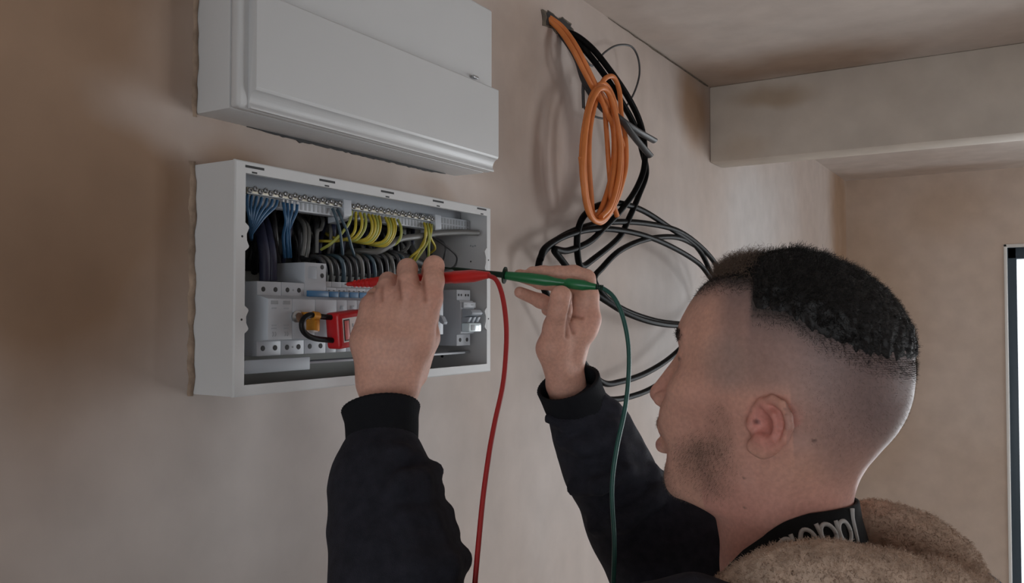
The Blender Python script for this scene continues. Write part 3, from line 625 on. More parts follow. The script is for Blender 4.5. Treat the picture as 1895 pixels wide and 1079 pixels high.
tube('lead', spline([q]+[P(a, b_, z) for a, b_, z in ((918, 518, .925), (929, 545, .915), (936, 590, .905), (937, 640, .895), (931, 710, .88), (916, 780, .865), (905, 840, .85), (894, 920, .835), (886, 1000, .82), (879, 1079, .805), (872, 1170, .79))]+[np.array(p) for p in ((.40, .60, 1.30), (.44, .63, 1.12), (.47, .66, .95))], 8), .0026, 'red_lead', rp, 10)
settle(rp)
g0, g1 = P(820, 495, 1.003), P(1103, 531, .955); ax = g1-g0; Lr = np.linalg.norm(ax)
gp = thing('test_probe', 'green test probe held in the far hand', 'test probe', tuple(g0))
def tpx(px): # distance along the probe for an image column
    d_ = ray(px, 495+(px-820)*36/283.); A_ = np.stack([ax/Lr, -d_], 1); s = np.linalg.lstsq(A_, CAM-g0, rcond=None)[0]; return float(s[0])
a1, a2, a3, a4 = tpx(934), tpx(1030), tpx(1045), tpx(1060)
lathe('shaft', [(0, .0010), (.012, .0011), (.014, .0022), (a1-.02, .0030), (a1, .0036)], g0, ax, 'dgreen', gp, 12)
lathe('guard', [(a1-.0014, .0040), (a1-.0008, .0098), (a1+.0008, .0098), (a1+.0014, .0040)], g0, ax, 'dgreen', gp, 20)
lathe('grip', [(a1, .0046), (a1+.012, .0054), (a1+.03, .0064), (a2-.012, .0064), (a2-.002, .0046), (a3, .0040)], g0, ax, 'green', gp, 18)
lathe('grip_tail', [(a3, .0042), (a3+.004, .0060), (a4+.012, .0060), (Lr-.006, .0040), (Lr, .0034)], g0, ax, 'green', gp, 18)
for k in range(4): lathe('strain_relief', [(0, .0030), (.0008, .0034), (.0016, .0030)], g0+ax/Lr*(Lr+.0022*k), ax, 'dgreen', gp, 10)
tube('lead', spline([g1]+[P(a, b_, z) for a, b_, z in ((1118, 535, .952), (1137, 552, .945), (1153, 588, .94), (1163, 640, .935), (1163, 700, .93), (1156, 760, .925), (1143, 820, .92), (1134, 880, .915), (1133, 930, .91), (1137, 1000, .90), (1135, 1079, .89), (1130, 1180, .88))]+[np.array(p) for p in ((.42, .80, 1.25), (.45, .78, 1.08), (.47, .70, .95))], 8), .0025, 'green_lead', gp, 10)
settle(gp)

# ------------------------------------------------------------------ implicit-surface sculpting
class Vol:
    def __init__(s, lo, hi, h):
        s.lo = np.array(lo, np.float64); s.h = h
        s.n = np.ceil((np.array(hi)-s.lo)/h).astype(int)+1
        s.d = np.full(s.n, 0.5, np.float32)
    def sub(s, lo, hi):
        i0 = np.clip(np.floor((np.array(lo)-s.lo)/s.h).astype(int), 0, s.n); i1 = np.clip(np.ceil((np.array(hi)-s.lo)/s.h).astype(int)+1, 0, s.n)
        sl = tuple(slice(a, b) for a, b in zip(i0, i1))
        ax = [(s.lo[k]+s.h*np.arange(i0[k], i1[k])).astype(np.float32) for k in range(3)]
        return sl, ax[0][:, None, None], ax[1][None, :, None], ax[2][None, None, :]
    def put(s, sl, e, k, op):
        d = s.d[sl]
        if d.size == 0: return
        if op == 'u':
            h = np.clip(0.5+0.5*(e-d)/k, 0, 1); s.d[sl] = e*(1-h)+d*h-k*h*(1-h)
        else:
            e = -e; h = np.clip(0.5-0.5*(e-d)/k, 0, 1); s.d[sl] = e*(1-h)+d*h+k*h*(1-h)
    def cone(s, a, b, ra, rb, k=0.004, op='u'):
        a = np.asarray(a, float); b = np.asarray(b, float); r = max(ra, rb)+k+0.012
        sl, X, Y, Z = s.sub(np.minimum(a, b)-r, np.maximum(a, b)+r)
        d = b-a; L2 = max(float(d@d), 1e-10)
        t = np.clip(((X-a[0])*d[0]+(Y-a[1])*d[1]+(Z-a[2])*d[2])/L2, 0, 1)
        e = np.sqrt((X-a[0]-t*d[0])**2+(Y-a[1]-t*d[1])**2+(Z-a[2]-t*d[2])**2)-(ra+(rb-ra)*t)
        s.put(sl, e, k, op)
    def chain(s, pts, k=0.004, op='u'):
        for (p, r), (q, r2) in zip(pts[:-1], pts[1:]): s.cone(p, q, r, r2, k, op)
    def ell(s, c, R, rad, k=0.006, op='u'):
        """R rows: the ellipsoid's axes"""
        c = np.asarray(c, float); m = max(rad)+k+0.012
        sl, X, Y, Z = s.sub(c-m, c+m); q = 0; g = 0
        for i in range(3):
            u = (X-c[0])*R[i][0]+(Y-c[1])*R[i][1]+(Z-c[2])*R[i][2]; q = q+(u/rad[i])**2; g = g+(u/rad[i]**2)**2
        q = np.sqrt(q); g = np.sqrt(g)+1e-6
        s.put(sl, q*(q-1)/g, k, op)
    def mesh(s):
        d = s.d; sg = d < 0; nx, ny, nz = d.shape
        c = sg[:-1, :-1, :-1].astype(np.int8)
        tot = c.copy()
        for dx, dy, dz in ((1,0,0),(0,1,0),(0,0,1),(1,1,0),(1,0,1),(0,1,1),(1,1,1)):
            tot += sg[dx:nx-1+dx, dy:ny-1+dy, dz:nz-1+dz]
        I, J, K = np.nonzero((tot > 0) & (tot < 8)); del tot
        idx = np.full((nx-1, ny-1, nz-1), -1, np.int32); idx[I, J, K] = np.arange(len(I))
        cor = [(0,0,0),(1,0,0),(0,1,0),(1,1,0),(0,0,1),(1,0,1),(0,1,1),(1,1,1)]
        val = np.stack([d[I+a, J+b, K+e] for a, b, e in cor], 1).astype(np.float64)
        acc = np.zeros((len(I), 3)); cnt = np.zeros(len(I))
        for a in range(8):
            for b in range(a+1, 8):
                da = np.array(cor[b])-np.array(cor[a])
                if np.abs(da).sum() != 1: continue
                m = (val[:, a] < 0) != (val[:, b] < 0)
                t = np.where(m, val[:, a]/(val[:, a]-val[:, b]+1e-20), 0)
                acc += np.where(m[:, None], np.array(cor[a])+t[:, None]*da, 0); cnt += m
        V = s.lo+s.h*(np.stack([I, J, K], 1)+acc/cnt[:, None]); Q = []
        for axn in range(3):
            sh = [0, 0, 0]; sh[axn] = 1
            A = sg[:nx-sh[0], :ny-sh[1], :nz-sh[2]]; B = sg[sh[0]:, sh[1]:, sh[2]:]
            i, j, k = np.nonzero(A != B); u, w = [(1, 2), (2, 0), (0, 1)][axn]
            p = np.stack([i, j, k], 1); ok = (p[:, u] > 0) & (p[:, w] > 0) & (p[:, u] < d.shape[u]-1) & (p[:, w] < d.shape[w]-1); p = p[ok]
            fl = A[p[:, 0], p[:, 1], p[:, 2]]; q = []
            for du, dw in ((-1, -1), (0, -1), (0, 0), (-1, 0)):
                r = p.copy(); r[:, u] += du; r[:, w] += dw; q.append(idx[r[:, 0], r[:, 1], r[:, 2]])
            q = np.stack(q, 1); q[~fl] = q[~fl][:, ::-1]; Q.append(q)
        Q = np.concatenate(Q); Q = Q[(Q >= 0).all(1)]
        return V, Q
def np_obj(name, V, Q, m, parent=None, smooth=True):
    me = bpy.data.meshes.new(name); me.vertices.add(len(V)); me.vertices.foreach_set('co', np.asarray(V, np.float32).ravel())
    n = Q.shape[1]; me.loops.add(Q.size); me.loops.foreach_set('vertex_index', Q.astype(np.int32).ravel())
    me.polygons.add(len(Q)); me.polygons.foreach_set('loop_start', np.arange(0, Q.size, n, dtype=np.int32))
    try: me.polygons.foreach_set('loop_total', np.full(len(Q), n, np.int32))
    except Exception: pass
    me.update(calc_edges=True); me.validate()
    return finish(name, me, m, parent, smooth)
def normals(V, Q):
    N = np.zeros_like(V); fn = np.cross(V[Q[:, 2]]-V[Q[:, 0]], V[Q[:, 3]]-V[Q[:, 1]])
    for i in range(4): np.add.at(N, Q[:, i], fn)
    return N/(np.linalg.norm(N, axis=1)[:, None]+1e-12)
def strands(name, roots, dirs, lens, rad, m, parent, seg=4, curl=0.0, curlf=2.0, seed=0, sides=3, wob=0.3):
    """many thin hairs joined in one mesh; arrays of roots and directions"""
    rg = np.random.default_rng(seed); n = len(roots)
    D = dirs/(np.linalg.norm(dirs, axis=1)[:, None]+1e-9)
    A = np.cross(D, rg.normal(size=(n, 3))); A /= np.linalg.norm(A, axis=1)[:, None]+1e-9; B = np.cross(D, A)
    ph = rg.uniform(0, 2*PI, n); cf = curlf*rg.uniform(.6, 1.3, n); cr = curl*rg.uniform(.5, 1.4, n)
    bend = A*np.cos(ph*3)[:, None]+B*np.sin(ph*3)[:, None]; path = []
    for i in range(seg+1):
        t = i/seg; w = 2*PI*cf*t
        path.append(roots+D*(lens*t)[:, None]+bend*(lens*wob*t*t)[:, None]+A*(cr*(np.cos(ph+w)-np.cos(ph)))[:, None]+B*(cr*(np.sin(ph+w)-np.sin(ph)))[:, None])
    Pth = np.stack(path, 1); V = np.zeros((n, seg+1, sides, 3))
    for i in range(seg+1):
        r = rad*(1-0.75*i/seg)
        for k in range(sides):
            a = 2*PI*k/sides; V[:, i, k] = Pth[:, i]+r*(math.cos(a)*A+math.sin(a)*B)
    q = []
    base = (np.arange(n)*(seg+1)*sides)[:, None]
    for i in range(seg):
        for k in range(sides):
            k2 = (k+1) % sides; q.append(np.concatenate([base+i*sides+k, base+i*sides+k2, base+(i+1)*sides+k2, base+(i+1)*sides+k], 1))
    o = np_obj(name, V.reshape(-1, 3), np.concatenate(q), m, parent); o['kind'] = 'stuff'; return o

# ------------------------------------------------------------------ the person
TH = math.radians(34)
HC = P(1450, 690, .79)
HF = -math.cos(TH)*RV+math.sin(TH)*F0; HL = -math.sin(TH)*RV-math.cos(TH)*F0
HR = np.stack([HF, HL, UZ])
def H(a, b, c): return HC+HF*a+HL*b+UZ*c
person = thing('person', 'man in a black hoodie with fleece hood, holding two test probes to the board', 'person', (0.64, 0.82, 0.0))
h = 0.0018
bv = Vol((0.08, 0.50, 1.30), (0.80, 1.14, 1.85), h)
# --- head and neck as stacked sections
cs = np.array([-.24, -.20, -.181, -.16, -.134, -.128, -.122, -.114, -.107, -.10, -.09, -.078, -.065, -.05, -.035, -.02, 0, .02, .035, .05, .065, .08, .092, .10, .104, .108, .112])
af = np.array([.048, .052, .054, .0575, .0625, .076, .094, .1045, .1085, .1105, .1115, .112, .1115, .111, .108, .1025, .0975, .0960, .0960, .0920, .0835, .072, .0555, .038, .022, -.002, -.012])
ab = np.array([-.075, -.068, -.064, -.061, -.059, -.0585, -.058, -.059, -.060, -.062, -.065, -.069, -.077, -.090, -.099, -.104, -.1065, -.1065, -.1035, -.0965, -.0865, -.0705, -.051, -.034, -.026, -.018, -.014])
hw = np.array([.064, .060, .0575, .0555, .0545, .0545, .0545, .055, .0555, .056, .0575, .060, .0635, .067, .0705, .0735, .0755, .0765, .076, .0745, .070, .060, .047, .036, .026, .012, .001])
def smoothtab(t):
    cc = np.linspace(cs[0], cs[-1], 400); v = np.interp(cc, cs, t); kx = np.exp(-np.linspace(-2, 2, 15)**2); kx /= kx.sum()
    return cc, np.convolve(np.pad(v, 7, mode='edge'), kx, 'valid')
TAF, TAB, THW = smoothtab(af), smoothtab(ab), smoothtab(hw)
def headfield(X, Y, Z, grow=0.0):
    a = (X-HC[0])*HF[0]+(Y-HC[1])*HF[1]; b = (X-HC[0])*HL[0]+(Y-HC[1])*HL[1]; c = Z-HC[2]
    f_ = np.interp(c, *TAF)+grow; k_ = np.interp(c, *TAB)-grow; w = np.interp(c, *THW)+grow
    ac = (f_+k_)/2; A = np.maximum((f_-k_)/2, .004); w = np.maximum(w, .003)
    t = (a-ac)/A
    weff = w*(1-0.10*np.clip(t, 0, 1)*np.clip((0.03-c)/0.05, 0, 1))
    q = (np.abs(t)**2.2+(np.abs(b)/weff)**2.2)**(1/2.2)
    return ((q-1)*np.minimum(A, w)+2*np.maximum(c-.108, 0)).astype(np.float32), a, b, c
sl, X, Y, Z = bv.sub(HC-np.array([.17, .17, .225]), HC+np.array([.17, .17, .125]))
e, _, _, _ = headfield(X, Y, Z)
bv.put(sl, e, .004, 'u')
bv.ell(H(-.005, 0, .003), HR, (.0985, .0735, .0970), .02)
for s_ in (1, -1):
    bv.cone(H(.0885, 0, .035), H(.070, s_*.046, .037), .008, .007, .012)           # brow
    bv.ell(H(.096, s_*.033, .013), HR, (.015, .019, .012), .012, 's')              # socket
    bv.ell(H(.0755, s_*.033, .0135), HR, (.0125, .0145, .0125), .003)              # eyeball under lids
    bv.cone(H(.0845, s_*.022, .018), H(.079, s_*.044, .018), .0042, .0036, .004)   # upper lid
    bv.cone(H(.0835, s_*.022, .006), H(.077, s_*.043, .006), .0036, .0032, .005)   # lower lid
    bv.ell(H(.066, s_*.048, -.018), HR, (.026, .016, .015), .02)                   # cheekbone
    bv.ell(H(.085, s_*.028, -.045), HR, (.022, .021, .022), .02)                   # cheek
    bv.ell(H(.022, s_*.050, -.078), HR, (.028, .010, .026), .016)                  # jaw angle
    bv.cone(H(.022, s_*.047, -.094), H(.095, s_*.016, -.111), .010, .011, .014)    # jaw line
    bv.cone(H(-.026, s_*.046, -.062), H(.030, s_*.022, -.175), .016, .013, .02)    # neck muscle
bv.cone(H(.0940, 0, .0173), H(.1223, 0, -.0220), .0058, .0085, .006)               # nose bridge to tip
bv.cone(H(.088, 0, .006), H(.104, 0, -.026), .010, .0145, .010)
bv.ell(H(.1235, 0, -.0255), HR, (.0094, .0094, .0085), .004)
for s_ in (1, -1):
    bv.ell(H(.1125, s_*.0128, -.0295), HR, (.0115, .0064, .0080), .0035)           # ala
    bv.ell(H(.1200, s_*.0065, -.0372), HR, (.006, .0032, .004), .002, 's')         # nostril
    bv.cone(H(.1065, s_*.0185, -.026), H(.098, s_*.029, -.056), .0016, .0012, .006, 's')  # fold beside the mouth
bv.cone(H(.1225, 0, -.031), H(.1140, 0, -.040), .0052, .0055, .004)                # columella
bv.ell(H(.1100, 0, -.054), HR, (.0135, .022, .013), .008)                          # upper lip mass
for s_ in (1, -1):
    bv.cone(H(.1160, 0, -.0605), H(.102, s_*.021, -.0665), .0072, .0045, .004)     # lips
    bv.cone(H(.1187, 0, -.0760), H(.102, s_*.020, -.0715), .0076, .0042, .004)
    bv.cone(H(.1290, 0, -.0678), H(.102, s_*.026, -.0688), .0014, .0013, .0018, 's')
bv.ell(H(.0975, 0, -.102), HR, (.0145, .020, .0150), .012)                         # chin
bv.cone(H(.1205, -.02, -.0890), H(.1205, .02, -.0890), .0022, .0022, .006, 's')
# --- ears
ear = [(.0040, .072, -.037), (.0015, .0755, -.027), (-.0045, .0790, -.0205), (-.0155, .0835, -.0168), (-.0245, .0875, -.0205), (-.0300, .0900, -.0295), (-.0308, .0900, -.0375), (-.0262, .0870, -.0480), (-.0170, .0825, -.0570), (-.0060, .0790, -.0620)]
for s_ in (1, -1):
    E2 = np.stack([HF*math.cos(.38)-s_*HL*math.sin(.38), s_*HL*math.cos(.38)+HF*math.sin(.38), UZ])
    bv.ell(H(-.006, s_*.0725, -.038), HR, (.014, .0060, .022), .004)
    bv.ell(H(-.0155, s_*.0800, -.0375), E2, (.0165, .0040, .0195), .003)
    bv.chain([(H(a, s_*b, c), .0040) for a, b, c in ear], .0015)
    bv.chain([(H(a, s_*b, c), r) for a, b, c, r in ((-.0090, .0825, -.0240, .0030), (-.0175, .0855, -.0300, .0034), (-.0205, .0865, -.0385, .0036), (-.0165, .0850, -.0480, .0036), (-.0075, .0825, -.0530, .0034))], .002)
    bv.ell(H(-.0060, s_*.0895, -.0385), HR, (.0095, .0125, .0105), .003, 's')     # concha
    bv.ell(H(-.0090, s_*.0900, -.0255), E2, (.0085, .0060, .0032), .002, 's')
    bv.chain([(H(-.0240, s_*.0905, -.0270), .0016), (H(-.0258, s_*.0920, -.0360), .0018), (H(-.0225, s_*.0895, -.0470), .0014)], .002, 's')
    bv.ell(H(.0048, s_*.0775, -.0395), HR, (.0040, .0045, .0062), .005)            # tragus
    bv.ell(H(-.0045, s_*.0815, -.0500), HR, (.0060, .0045, .0042), .005)           # antitragus
    bv.ell(H(-.0035, s_*.0775, -.0585), HR, (.0125, .0050, .0080), .007)           # lobe
# --- hands
def J(px, py, Z, r): return (P(px, py, Z), r)
Wl = [(694, 712), (710, 712), (728, 712), (748, 712)]
# near (left) hand, back of the hand toward the viewer
bv.chain([J(701, 800, .915, .021), J(704, 722, .927, .0200)], .01); bv.chain([J(722, 800, .915, .021), J(738, 722, .927, .0195)], .02)
mcpL = [J(690, 566, .952, .0118), J(716, 548, .938, .0128), J(755, 543, .930, .0132), J(797, 553, .930, .0128)]
for (wx, wy), m_, mpx in zip(Wl, mcpL, (690, 716, 755, 795)): bv.chain([(P(wx, wy, .928), .0165), (P(wx*.5+.5*mpx, 632, .930), .0175), m_], .011)
bv.chain([J(690, 700, .932, .016), J(679, 632, .942, .0150), J(690, 572, .952, .0118)], .014)
bv.chain([mcpL[3], J(802, 520, .936, .0116), J(803, 492, .950, .0110), J(798, 497, .975, .0098), J(790, 520, .990, .0090), J(782, 534, .990, .0080)], .004)
bv.chain([mcpL[2], J(755, 520, .936, .0112), J(754, 497, .952, .0108), J(751, 502, .978, .0098), J(752, 524, .992, .0090), J(756, 540, .990, .0080)], .004)
bv.chain([mcpL[1], J(715, 532, .948, .0102), J(718, 520, .966, .0097), J(723, 522, .986, .0092), J(730, 538, .998, .0085), J(738, 548, .994, .0075)], .004)
bv.chain([mcpL[0], J(695, 550, .966, .0098), J(702, 542, .985, .0088), J(712, 548, 1.000, .0080), J(722, 558, 1.000, .0070)], .004)
bv.chain([J(762, 690, .945, .018), J(786, 625, .958, .0155), J(790, 580, .974, .0125), J(776, 548, .984, .0110), J(762, 528, .988, .0095)], .008)
# far (right) hand, palm side toward the viewer
bv.chain([J(1066, 800, 1.012, .019), J(1038, 716, 1.0, .0165)], .01); bv.chain([J(1084, 795, 1.012, .019), J(1057, 716, 1.002, .0165)], .014)
mcpR = [J(1091, 590, .990, .0125), J(1090, 582, 1.008, .0125), J(1082, 590, 1.026, .0118), J(1070, 604, 1.042, .0105)]
for i, m_ in enumerate(mcpR): bv.chain([J(1050-3*i, 706, 1.0+.006*i, .0160), J(1056-4*i, 652, .997+.012*i, .0155), m_], .012)
bv.chain([J(1040, 704, .992, .0175), J(1022, 645, .982, .0172), J(1030, 606, .970, .0140), J(1036, 575, .955, .0122), J(1038, 549, .948, .0124)], .008)
bv.chain([J(1066, 605, .992, .014), J(1070, 560, .996, .0125), J(1068, 545, 1.0, .011)], .012)
bv.chain([J(1040, 630, .980, .013), J(1082, 606, .990, .0125)], .014)
bv.chain([mcpR[0], J(1089, 548, .990, .0118), J(1084, 516, .990, .0108), J(1062, 507, .990, .0098), J(1032, 507, .995, .0092), J(1005, 506, .998, .0086), J(985, 505, 1.0, .0076)], .004)
bv.chain([mcpR[1], J(1088, 545, 1.010, .0112), J(1074, 524, 1.012, .0105), J(1040, 527, 1.012, .0096), J(1000, 521, 1.010, .0088), J(962, 510, 1.004, .0076)], .004)
bv.chain([mcpR[2], J(1064, 575, 1.030, .0105), J(1034, 570, 1.028, .0095), J(1000, 557, 1.020, .0084), J(962, 541, 1.008, .0068)], .004)
bv.chain([mcpR[3], J(1046, 592, 1.046, .0090), J(1030, 582, 1.042, .0082), J(1012, 574, 1.034, .0066)], .004)
creases = [[(1059, 545), (1056, 568), (1052, 585)], [(1052, 584), (1064, 585), (1077, 588)], [(1052, 586), (1050, 606), (1049, 624)], [(1053, 588), (1058, 602), (1062, 616)]]
creaseL = [[(780, 512), (784, 540), (786, 556)], [(736, 520), (738, 540), (740, 552)], [(706, 532), (705, 546), (706, 556)]]
# --- arms, shoulders, chest (under the clothes)
LW, LE, LS = P(711, 800, .915), P(752, 1212, .782), np.array([.585, .615, 1.475])
RW, RE, RS = P(1075, 795, 1.012), P(1240, 1105, 1.04), np.array([.610, 1.01, 1.425])
bv.chain([(LW, .025), (LW*.5+LE*.5, .040), (LE, .040), (LS, .050)], .02)
bv.chain([(RW, .022), (RW*.5+RE*.5, .040), (RE, .040), (RS, .050)], .02)
NB_ = H(-.012, 0, -.20)
bv.cone(NB_, np.array([.645, .815, 1.33]), .055, .10, .03); bv.cone(LS, RS, .06, .06, .04)
V, Q = bv.mesh(); del bv
# press skin creases into the surface
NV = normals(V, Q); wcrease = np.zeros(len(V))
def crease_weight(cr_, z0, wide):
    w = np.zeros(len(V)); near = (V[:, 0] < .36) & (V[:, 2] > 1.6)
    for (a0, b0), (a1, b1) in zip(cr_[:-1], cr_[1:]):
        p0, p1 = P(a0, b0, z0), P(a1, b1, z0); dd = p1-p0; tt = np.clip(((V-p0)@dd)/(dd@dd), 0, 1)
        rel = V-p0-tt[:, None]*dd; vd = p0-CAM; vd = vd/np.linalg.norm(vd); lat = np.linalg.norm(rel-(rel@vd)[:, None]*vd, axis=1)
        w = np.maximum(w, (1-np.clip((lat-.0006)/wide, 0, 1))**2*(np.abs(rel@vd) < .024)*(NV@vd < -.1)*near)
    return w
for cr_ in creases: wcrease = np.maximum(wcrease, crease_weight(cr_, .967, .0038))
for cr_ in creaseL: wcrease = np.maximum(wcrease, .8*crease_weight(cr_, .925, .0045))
V = V-NV*(.0022*wcrease)[:, None]
body = np_obj('body', V, Q, None, person)
# --- skin tones
A_ = (V-HC)@HF; B_ = (V-HC)@HL; C_ = V[:, 2]-HC[2]
nh = len(V); rg = np.random.default_rng(3)
def ss(x, a, b): t = np.clip((x-a)/(b-a), 0, 1); return t*t*(3-2*t)
def blob(a, b, c, ra, rb, rc): return 1-ss(np.sqrt(((A_-a)/ra)**2+((np.abs(B_)-b)/rb)**2+((C_-c)/rc)**2), .35, 1.0)
ishead = (np.abs(A_) < .17) & (np.abs(B_) < .12) & (C_ > -.24)
col = np.tile(np.array([.66, .365, .28]), (nh, 1))
def mixc(w, c):
    global col
    w = np.clip(w, 0, 1)[:, None]*ishead[:, None]; col = col*(1-w)+np.array(c)*w
# low-frequency blotchiness
wv = np.sin(V@np.array([61., 37., 83.]))*np.sin(V@np.array([-43., 71., 52.])+1.3)
HLA = np.array([-.20, -.12, -.1036, -.0834, -.0541, -.0278, .0044, .008, .0113, .04, .06, .09]); HLC = np.array([-.02, .006, .0116, .0174, .0322, .050, .0575, .079, .0825, .084, .083, .080])
hairline = np.interp(A_, HLA, HLC)
mixc(.8*blob(.112, 0, -.025, .04, .03, .03), (.58, .29, .235)); mixc(.55*blob(.03, .06, -.05, .08, .05, .08), (.57, .29, .235))
mixc(.7*ss(-C_, .07, .12)*(A_ < .06), (.57, .27, .225))
# clipped sides and fade
side = (1-ss(A_, .022, .050))*(1-.45*ss(hairline-C_, .01, .09))*np.where(A_ < -.028, ss(C_, -.085, -.045), ss(C_, -.022, .0))*(1-ss(A_, -.045, -.02)*0)
mixc(.8*side, (.24, .165, .155)); mixc(.55*ss(C_-hairline, -.030, -.002), (.16, .12, .115)); mixc(.9*ss(C_-hairline, -.012, .004), (.05, .042, .040))
mixc(.75*ss(-A_, .050, .095)*ss(C_, -.085, -.02), (.11, .085, .085)); mixc(.5*ss(-A_, .03, .06)*ss(C_, -.115, -.07), (.26, .18, .17))  # nape fade, carried lower and darker than the hair to paint down rim light
mixc(.35*blob(.028, .07, .012, .035, .04, .035), (.30, .25, .23))
# beard
bd = np.clip(.75*blob(.055, .05, -.082, .05, .06, .040)+.7*blob(.098, 0, -.108, .05, .05, .028)+.55*blob(.036, .062, -.045, .020, .03, .035)+.6*blob(.118, 0, -.051, .022, .03, .012), 0, 1)*(.8+.35*wv)
mixc(.78*bd, (.20, .13, .10))
mixc(.85*blob(.122, 0, -.0625, .02, .022, .0065), (.40, .19, .165)); mixc(.85*blob(.124, 0, -.0755, .02, .020, .0068), (.44, .21, .185))
mixc(.95*blob(.084, .036, .0345, .022, .026, .0075), (.045, .03, .024))           # eyebrow
mixc(.85*blob(.083, .040, .0125, .011, .012, .0034), (.09, .05, .042)); mixc(.4*blob(.078, .040, .004, .02, .02, .012), (.38, .20, .17))            # lash line
mixc(.9*blob(-.0125, .080, -.038, .03, .03, .032)*(np.abs(B_) > .070), (.64, .255, .215))  # ear
mixc(.9*blob(-.0437, .066, -.051, .0030, .02, .0018), (.14, .08, .07)); mixc(.8*blob(.018, .06, -.115, .002, .02, .002), (.2, .11, .09)); mixc(.8*blob(.016, .06, -.088, .0022, .02, .0022), (.2, .11, .09))
mixc(.9*blob(-.0002, .076, -.0365, .0036, .012, .0034), (.16, .055, .048))  # ear canal: its inner shade painted as a dark red spot
isL = (V[:, 0] < .36) & ~ishead
kn = np.zeros(nh)
for p, r in mcpL+mcpR: kn = np.maximum(kn, 1-ss(np.linalg.norm(V-p, axis=1), .006, .026))
kn = kn*isL; col = col*(1-.35*kn[:, None])+np.array([.56, .26, .21])*.35*kn[:, None]
col = col*(1-.7*wcrease[:, None])+np.array([.26, .10, .065])*.7*wcrease[:, None]  # redder skin folds; finger gaps darkened too, shade put into the colour
col *= (1+.05*wv[:, None]+.03*rg.normal(size=(nh, 1))*0)
at = body.data.color_attributes.new('Col', 'FLOAT_COLOR', 'POINT')
at.data.foreach_set('color', np.concatenate([np.clip(col, 0, 1), np.ones((nh, 1))], 1).astype(np.float32).ravel())
m, nt, b = new_mat('skin')
atn = nt.nodes.new('ShaderNodeAttribute'); atn.attribute_name = 'Col'
tc = nt.nodes.new('ShaderNodeTexCoord'); n1 = nt.nodes.new('ShaderNodeTexNoise'); n1.inputs['Scale'].default_value = 260; n1.inputs['Detail'].default_value = 4
nt.links.new(tc.outputs['Object'], n1.inputs['Vector'])
mr = nt.nodes.new('ShaderNodeMapRange'); mr.inputs[1].default_value = .3; mr.inputs[2].default_value = .7; mr.inputs[3].default_value = .90; mr.inputs[4].default_value = 1.08
nt.links.new(n1.outputs['Fac'], mr.inputs[0])
mx = nt.nodes.new('ShaderNodeMix'); mx.data_type = 'RGBA'; mx.blend_type = 'MULTIPLY'; mx.inputs[0].default_value = 1
nt.links.new(atn.outputs['Color'], mx.inputs[6]); nt.links.new(mr.outputs[0], mx.inputs[7]); nt.links.new(mx.outputs[2], b.inputs['Base Color'])
bp = nt.nodes.new('ShaderNodeBump'); bp.inputs['Strength'].default_value = .12; bp.inputs['Distance'].default_value = .001
nt.links.new(n1.outputs['Fac'], bp.inputs['Height']); nt.links.new(bp.outputs[0], b.inputs['Normal'])
b.inputs['Roughness'].default_value = .5; b.inputs['Specular IOR Level'].default_value = .35
b.inputs['Subsurface Weight'].default_value = .12; b.inputs['Subsurface Radius'].default_value = (.012, .004, .002); b.inputs['Subsurface Scale'].default_value = 1.0
M['skin'] = m; body.data.materials.append(m)

# --- hair: a dense cropped mass with loose strands over it, curls at the front
hv = Vol(HC+np.array([-.17, -.17, -.04]), HC+np.array([.17, .17, .15]), .002)
sl, X, Y, Z = hv.sub(HC-.3, HC+.3)
e, a, b_, c = headfield(X, Y, Z)
ec = None
q = np.sqrt(((a+.005)/.0985)**2+(b_/.0735)**2+((c-.003)/.0970)**2); g = np.sqrt(((a+.005)/.0985**2)**2+(b_/.0735**2)**2+((c-.003)/.0970**2)**2)+1e-6
e2 = q*(q-1)/g; hh = np.clip(.5+.5*(e2-e)/.02, 0, 1); sk = e2*(1-hh)+e*hh-.02*hh*(1-hh)
hl = np.interp(a, HLA, HLC)+.0025*np.sin(a*700+b_*500)*np.sin(a*270+1)+.001*np.sin(a*1300+b_*900)
up = np.clip((c-hl)/.03, -1, 1)
thick = .0095*np.clip(up, 0, 1)**.85*(1-.55*np.clip((-a-.06)/.06, 0, 1))-.0035*np.clip((a-.03)/.04, 0, 1)-.004*(up <= 0)-.004
thick = np.where(up > 0, thick+.0025, -.006)
nz = 0
for dv in np.random.default_rng(21).normal(size=(9, 3))*420: nz = nz+np.sin(a*dv[0]+b_*dv[1]+c*dv[2]+2*np.sin(a*dv[1]*.4-c*dv[0]*.3))/4
hv.d[sl] = (sk-thick-.0016*nz*np.clip(up*2.5, .15, 1)).astype(np.float32)
HV, HQ = hv.mesh(); del hv
hair = np_obj('hair', HV, HQ, 'hair', person); hair['label'] = 'short dark curly hair, clipped at the sides'
HN = normals(HV, HQ); ha = (HV-HC)@HF; hb = (HV-HC)@HL; hc_ = HV[:, 2]-HC[2]
rg = np.random.default_rng(5); w = ss(hc_-np.interp(ha, HLA, HLC), 0.0, .012)
wb_ = w*(1-.85*ss(ha, .015, .045)); sel = rg.choice(len(HV), 15000, p=wb_/wb_.sum())
rt = HV[sel]-HN[sel]*.003; back = ss(-ha[sel], .03, .11)
dr = HN[sel]*(1-.5*back[:, None])-HF*(.6+.5*back[:, None])+UZ*(-.25*back[:, None])+rg.normal(size=(len(sel), 3))*.35
ln = (.0085-.0035*back)*rg.uniform(.6, 1.3, len(sel))
strands('hair_strands', rt, dr, ln, .00028, 'hair', hair, 5, .0014, .9, 6)
fw = w*ss(ha, .005, .05); sel = rg.choice(len(HV), 3400, p=fw/fw.sum())
dr = HN[sel]*.8-HF*.1+UZ*.35+rg.normal(size=(len(sel), 3))*.45
strands('front_curls', HV[sel]-HN[sel]*.002, dr, .011*rg.uniform(.5, 1.5, len(sel)), .00026, 'hair_b', hair, 18, .0026, 2.0, 7, 3, .25)
